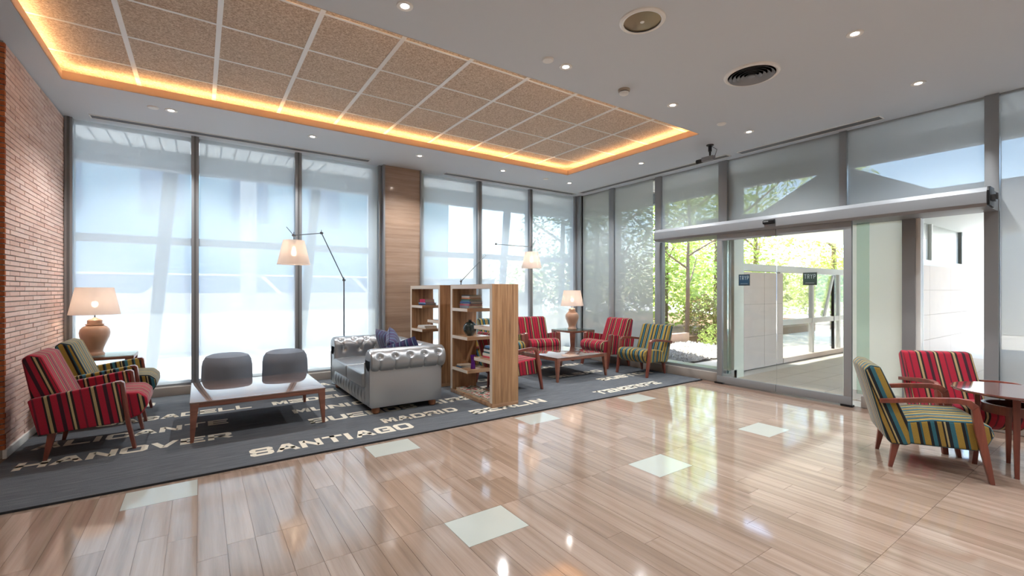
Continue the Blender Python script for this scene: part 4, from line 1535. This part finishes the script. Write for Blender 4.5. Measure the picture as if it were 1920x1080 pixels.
stack('book', [((120, 130, 140), .2, .27, .032, 'large grey book'), ((186, 60, 96), .19, .26, .014, 'thin pink book'), ((150, 140, 130), .19, .25, .012, 'thin beige book'),
               ((40, 70, 130), .19, .25, .020, 'blue book'), ((70, 130, 140), .18, .24, .016, 'teal book'), ((40, 80, 60), .17, .23, .018, 'green book'),
               ((196, 110, 50), .17, .22, .016, 'orange book'), ((196, 196, 190), .17, .22, .02, 'white book'), ((40, 40, 46), .17, .22, .014, 'black book')],
      2.885, 5.115, z1, 'books stacked on the top shelf',
      ['at the bottom of the tall stack on the top shelf', 'second from the bottom of the tall stack', 'third from the bottom of the tall stack', 'below the teal one in the tall stack',
       'below the green one in the tall stack', 'below the orange one in the tall stack', 'below the white one in the tall stack', 'second from the top of the tall stack', 'on top of the tall stack'])
stack('book', [((52, 84, 110), .18, .13, .018, 'small dark teal book'), ((190, 170, 150), .17, .12, .016, 'small beige book')], 2.83, 5.2, ZR + .342 + .0006, 'books on the low shelf', 'lying behind the purple vase')
stack('book', [((196, 70, 90), .2, .24, .02, 'red book'), ((220, 214, 204), .2, .24, .03, 'cream book'), ((70, 110, 116), .19, .23, .022, 'green grey book'), ((214, 214, 210), .19, .23, .022, 'white book'),
               ((60, 66, 76), .18, .22, .02, 'dark grey book'), ((90, 130, 170), .18, .22, .022, 'light blue book')], 2.9, 4.565, ZR + .532 + .0006, 'books on the rear shelf',
      ['bottom of the stack on the rear shelf', 'second from the bottom on the rear shelf', 'third from the bottom on the rear shelf', 'fourth from the bottom on the rear shelf', 'under the light blue one on the rear shelf', 'on top of the rear shelf stack'])
# second bookcase
stack('book', [((40, 60, 110), .18, .24, .02, 'navy book'), ((110, 150, 200), .18, .24, .018, 'pale blue book'), ((196, 30, 90), .16, .18, .05, 'thick magenta book')], 2.885, 6.49, z1, 'books on the second bookcase',
      ['at the bottom of the stack on the second bookcase', 'in the middle of the stack on the second bookcase', 'on top of the stack on the second bookcase'])
stack('book', [((206, 200, 190), .2, .27, .02, 'pale book'), ((226, 224, 220), .2, .26, .022, 'white book')], 2.885, 6.49, ZR + .752 + .0006, 'books on the second bookcase', ['lowest on the middle shelf of the second bookcase', 'upper one on the middle shelf of the second bookcase'])
# magazines at the bottom
zb_ = ZR + .045 + .0006
k = NT('magazine_cover_red')
vz = k.n('ShaderNodeTexVoronoi', i_Scale=14.0)
k.l(k.coords(), vz.inputs[0])
r = k.ramp([(0, S(190, 60, 60)), (.3, S(226, 214, 200)), (.6, S(90, 120, 110)), (.8, S(214, 160, 150))], vz.outputs['Distance'], 'CONSTANT')
k.l(r.outputs[0], k.p.inputs['Base Color'])
k.p.inputs['Roughness'].default_value = .2
MAGM = k.m
def magazine(label, x, y, z, rz, h=.02):
    t_ = thing('magazine', label, 'magazine', (x, y, z), rz, 'magazines at the bottom of the bookcase')
    MB().box(-.11, .11, -.145, .145, h - .002, h).build('cover', MAGM, t_, angle=0)
    MB().box(-.109, .109, -.144, .144, 0, h - .0021).build('pages', PAGES, t_, angle=0)
magazine('thick picture magazine at the bottom of the bookcase, farthest in', 2.86, 5.12, zb_, R(4), .028)
magazine('glossy red patterned magazine in the middle of the bookcase bottom', 2.86, 4.80, zb_, R(-4), .022)
magazine('pale magazine at the bottom of the bookcase beside the near side panel', 2.90, 4.535, zb_, R(88), .03)

# vases
vt = thing('flask_vase', 'dark green round flask vase on the middle shelf', 'vase', (2.85, 5.09, ZR + .752 + .0006), R(10))
pr = [(.001, 0), (.042, 0), (.046, .006), (.07, .03), (.092, .07), (.097, .10), (.088, .138), (.062, .166), (.03, .182), (.02, .188), (.022, .2), (.024, .204), (.016, .203), (.014, .19)]
MB().lathe(pr, seg=40, sy=.72).build('body', DARKGLAZE, vt, angle=50)
vp = thing('purple_vase', 'slim purple glass vase on the low shelf', 'vase', (2.84, 4.995, ZR + .342 + .0006))
mb = MB()
prof_ = [(.026, 0), (.03, .006), (.027, .05), (.022, .085), (.025, .13), (.031, .175), (.026, .175), (.021, .13), (.018, .085), (.022, .05), (.02, .01)]
seg = 36
vs_ = []
for r_, z in prof_:
    for i in range(seg):
        a = 2 * PI * i / seg
        rr = r_ * (1 + .1 * math.cos(6 * a + z * 10))
        vs_.append((rr * math.cos(a), rr * math.sin(a), z))
fs = [tuple(range(seg))[::-1], tuple((len(prof_) - 1) * seg + i for i in range(seg))]
for j in range(len(prof_) - 1):
    for i in range(seg):
        fs.append((j * seg + i, j * seg + (i + 1) % seg, (j + 1) * seg + (i + 1) % seg, (j + 1) * seg + i))
mb.add(vs_, fs).build('body', PURPLE, vp, angle=60)

# ------------------------------------------------------------ lamps
def lamp_light(par, loc, energy, size=.03):
    ld = bpy.data.lights.new('bulb_light', 'POINT')
    ld.energy = energy
    ld.shadow_soft_size = size
    ld.color = (1, .85, .7)
    lo = bpy.data.objects.new('bulb_light', ld)
    COL.objects.link(lo)
    lo.parent = par
    lo.location = loc

def shade_mb(r0, r1, z0, z1, seg=48, c=(0, 0, 0)):
    mb_ = MB()
    vs_ = []
    for r_, z in ((r0, z0), (r1, z1), (r1 - .002, z1), (r0 - .002, z0)):
        for i in range(seg):
            a = 2 * PI * i / seg
            vs_.append((c[0] + r_ * math.cos(a), c[1] + r_ * math.sin(a), c[2] + z))
    fs = []
    for j in range(4):
        for i in range(seg):
            fs.append((j * seg + i, j * seg + (i + 1) % seg, ((j + 1) % 4) * seg + (i + 1) % seg, ((j + 1) % 4) * seg + i))
    return mb_.add(vs_, fs)

def table_lamp(label, loc):
    t_ = thing('table_lamp', label, 'lamp', loc, 0, 'clay table lamps')
    pr_ = [(.001, 0), (.085, 0), (.088, .018), (.078, .03), (.07, .045), (.078, .085), (.105, .15), (.128, .21), (.134, .255), (.125, .295), (.1, .325), (.07, .338)]
    MB().lathe(pr_, seg=48).build('jar', CERAM, t_, angle=50)
    MB().lathe([(.07, .336), (.082, .342), (.083, .352), (.066, .356), (.066, .395), (.05, .408), (.03, .412), (.018, .425), (.001, .426)], seg=40).build('lid', CERAM, t_, angle=50)
    MB().tube([(0, 0, .42), (0, 0, .56)], .006, 8).build('stem', CHROMED, t_)
    MB().lathe([(.001, .54), (.022, .55), (.03, .575), (.024, .6), (.001, .612)], seg=16).build('bulb', BULB, t_)
    shade_mb(.225, .165, .46, .765).build('shade', LAMPCLOTH, t_, angle=60)
    MB().tube([(-.165, 0, .755), (.165, 0, .755)], .002, 6).tube([(0, -.165, .755), (0, .165, .755)], .002, 6).build('shade_spider', CHROMED, t_)
    lamp_light(t_, (0, 0, .60), 2.6)
    return t_
table_lamp('clay jar table lamp with lit cream shade by the brick wall', (-.98, 6.90, ZR + .60 + .0006))
table_lamp('clay jar table lamp with lit cream shade in the far room corner', (6.05, 6.70, ZR + .565 + .0006))

def arc_lamp(label, base, joint_z, elbow, head, shade_drop, tail):
    """base (x,y); pole up to joint_z; rod to elbow; rod to head; shade hanging below the head"""
    t_ = thing('floor_lamp', label, 'lamp', (base[0], base[1], ZR), 0, 'jointed floor lamps')
    B = Vector((base[0], base[1], ZR))
    e = Vector(elbow) - B
    h = Vector(head) - B
    j = Vector((0, 0, joint_z - ZR))
    MB().lathe([(.165, 0), (.165, .012), (.16, .016), (.001, .018)], seg=40).build('base', CHROMED, t_)
    MB().tube([(0, 0, .015), (0, 0, joint_z - ZR)], .009, 12).build('pole', CHROMED, t_)
    MB().tube([j, e], .007, 10).build('lower_arm', CHROMED, t_)
    MB().tube([e, h], .006, 10).build('upper_arm', CHROMED, t_)
    d1_ = (e - j).normalized()
    for nm, p in (('lower_joint', j), ('elbow_joint', e), ('head_joint', h)):
        MB().tube([p + Vector((-.012, -.012, 0)), p + Vector((.012, .012, 0))], .017, 12).tube([p, p + Vector((0, 0, .045))], [.006, .004], 8).build(nm, CHROMED, t_)
    MB().tube([h, h + Vector(tail)], .004, 8).build('handle_rod', CHROMED, t_)
    s0 = h - Vector((0, 0, shade_drop))
    MB().tube([h, s0 - Vector((0, 0, .08))], .005, 8).build('stem', CHROMED, t_)
    MB().lathe([(.001, -.2), (.024, -.19), (.032, -.16), (.022, -.125), (.012, -.08), (.001, -.08)], tuple(s0), 16).build('bulb', BULB, t_)
    shade_mb(.195, .125, -.31, 0, c=tuple(s0)).build('shade', LAMPCLOTH, t_, angle=60)
    lamp_light(t_, tuple(s0 + Vector((0, 0, -.16))), 3.2)
    return t_
arc_lamp('jointed steel floor lamp with lit shade behind the sofa, arm towards the poufs', (1.71, 6.76), 1.495, (1.37, 6.59, 2.13), (.995, 6.4, 2.055), .065, (-.09, -.02, .1))
arc_lamp('jointed steel floor lamp with lit shade behind the bookcase, arm towards the corner', (3.73, 6.98), 1.50, (4.45, 6.98, 2.19), (5.26, 6.98, 2.18), .095, (.1, .0, .14))
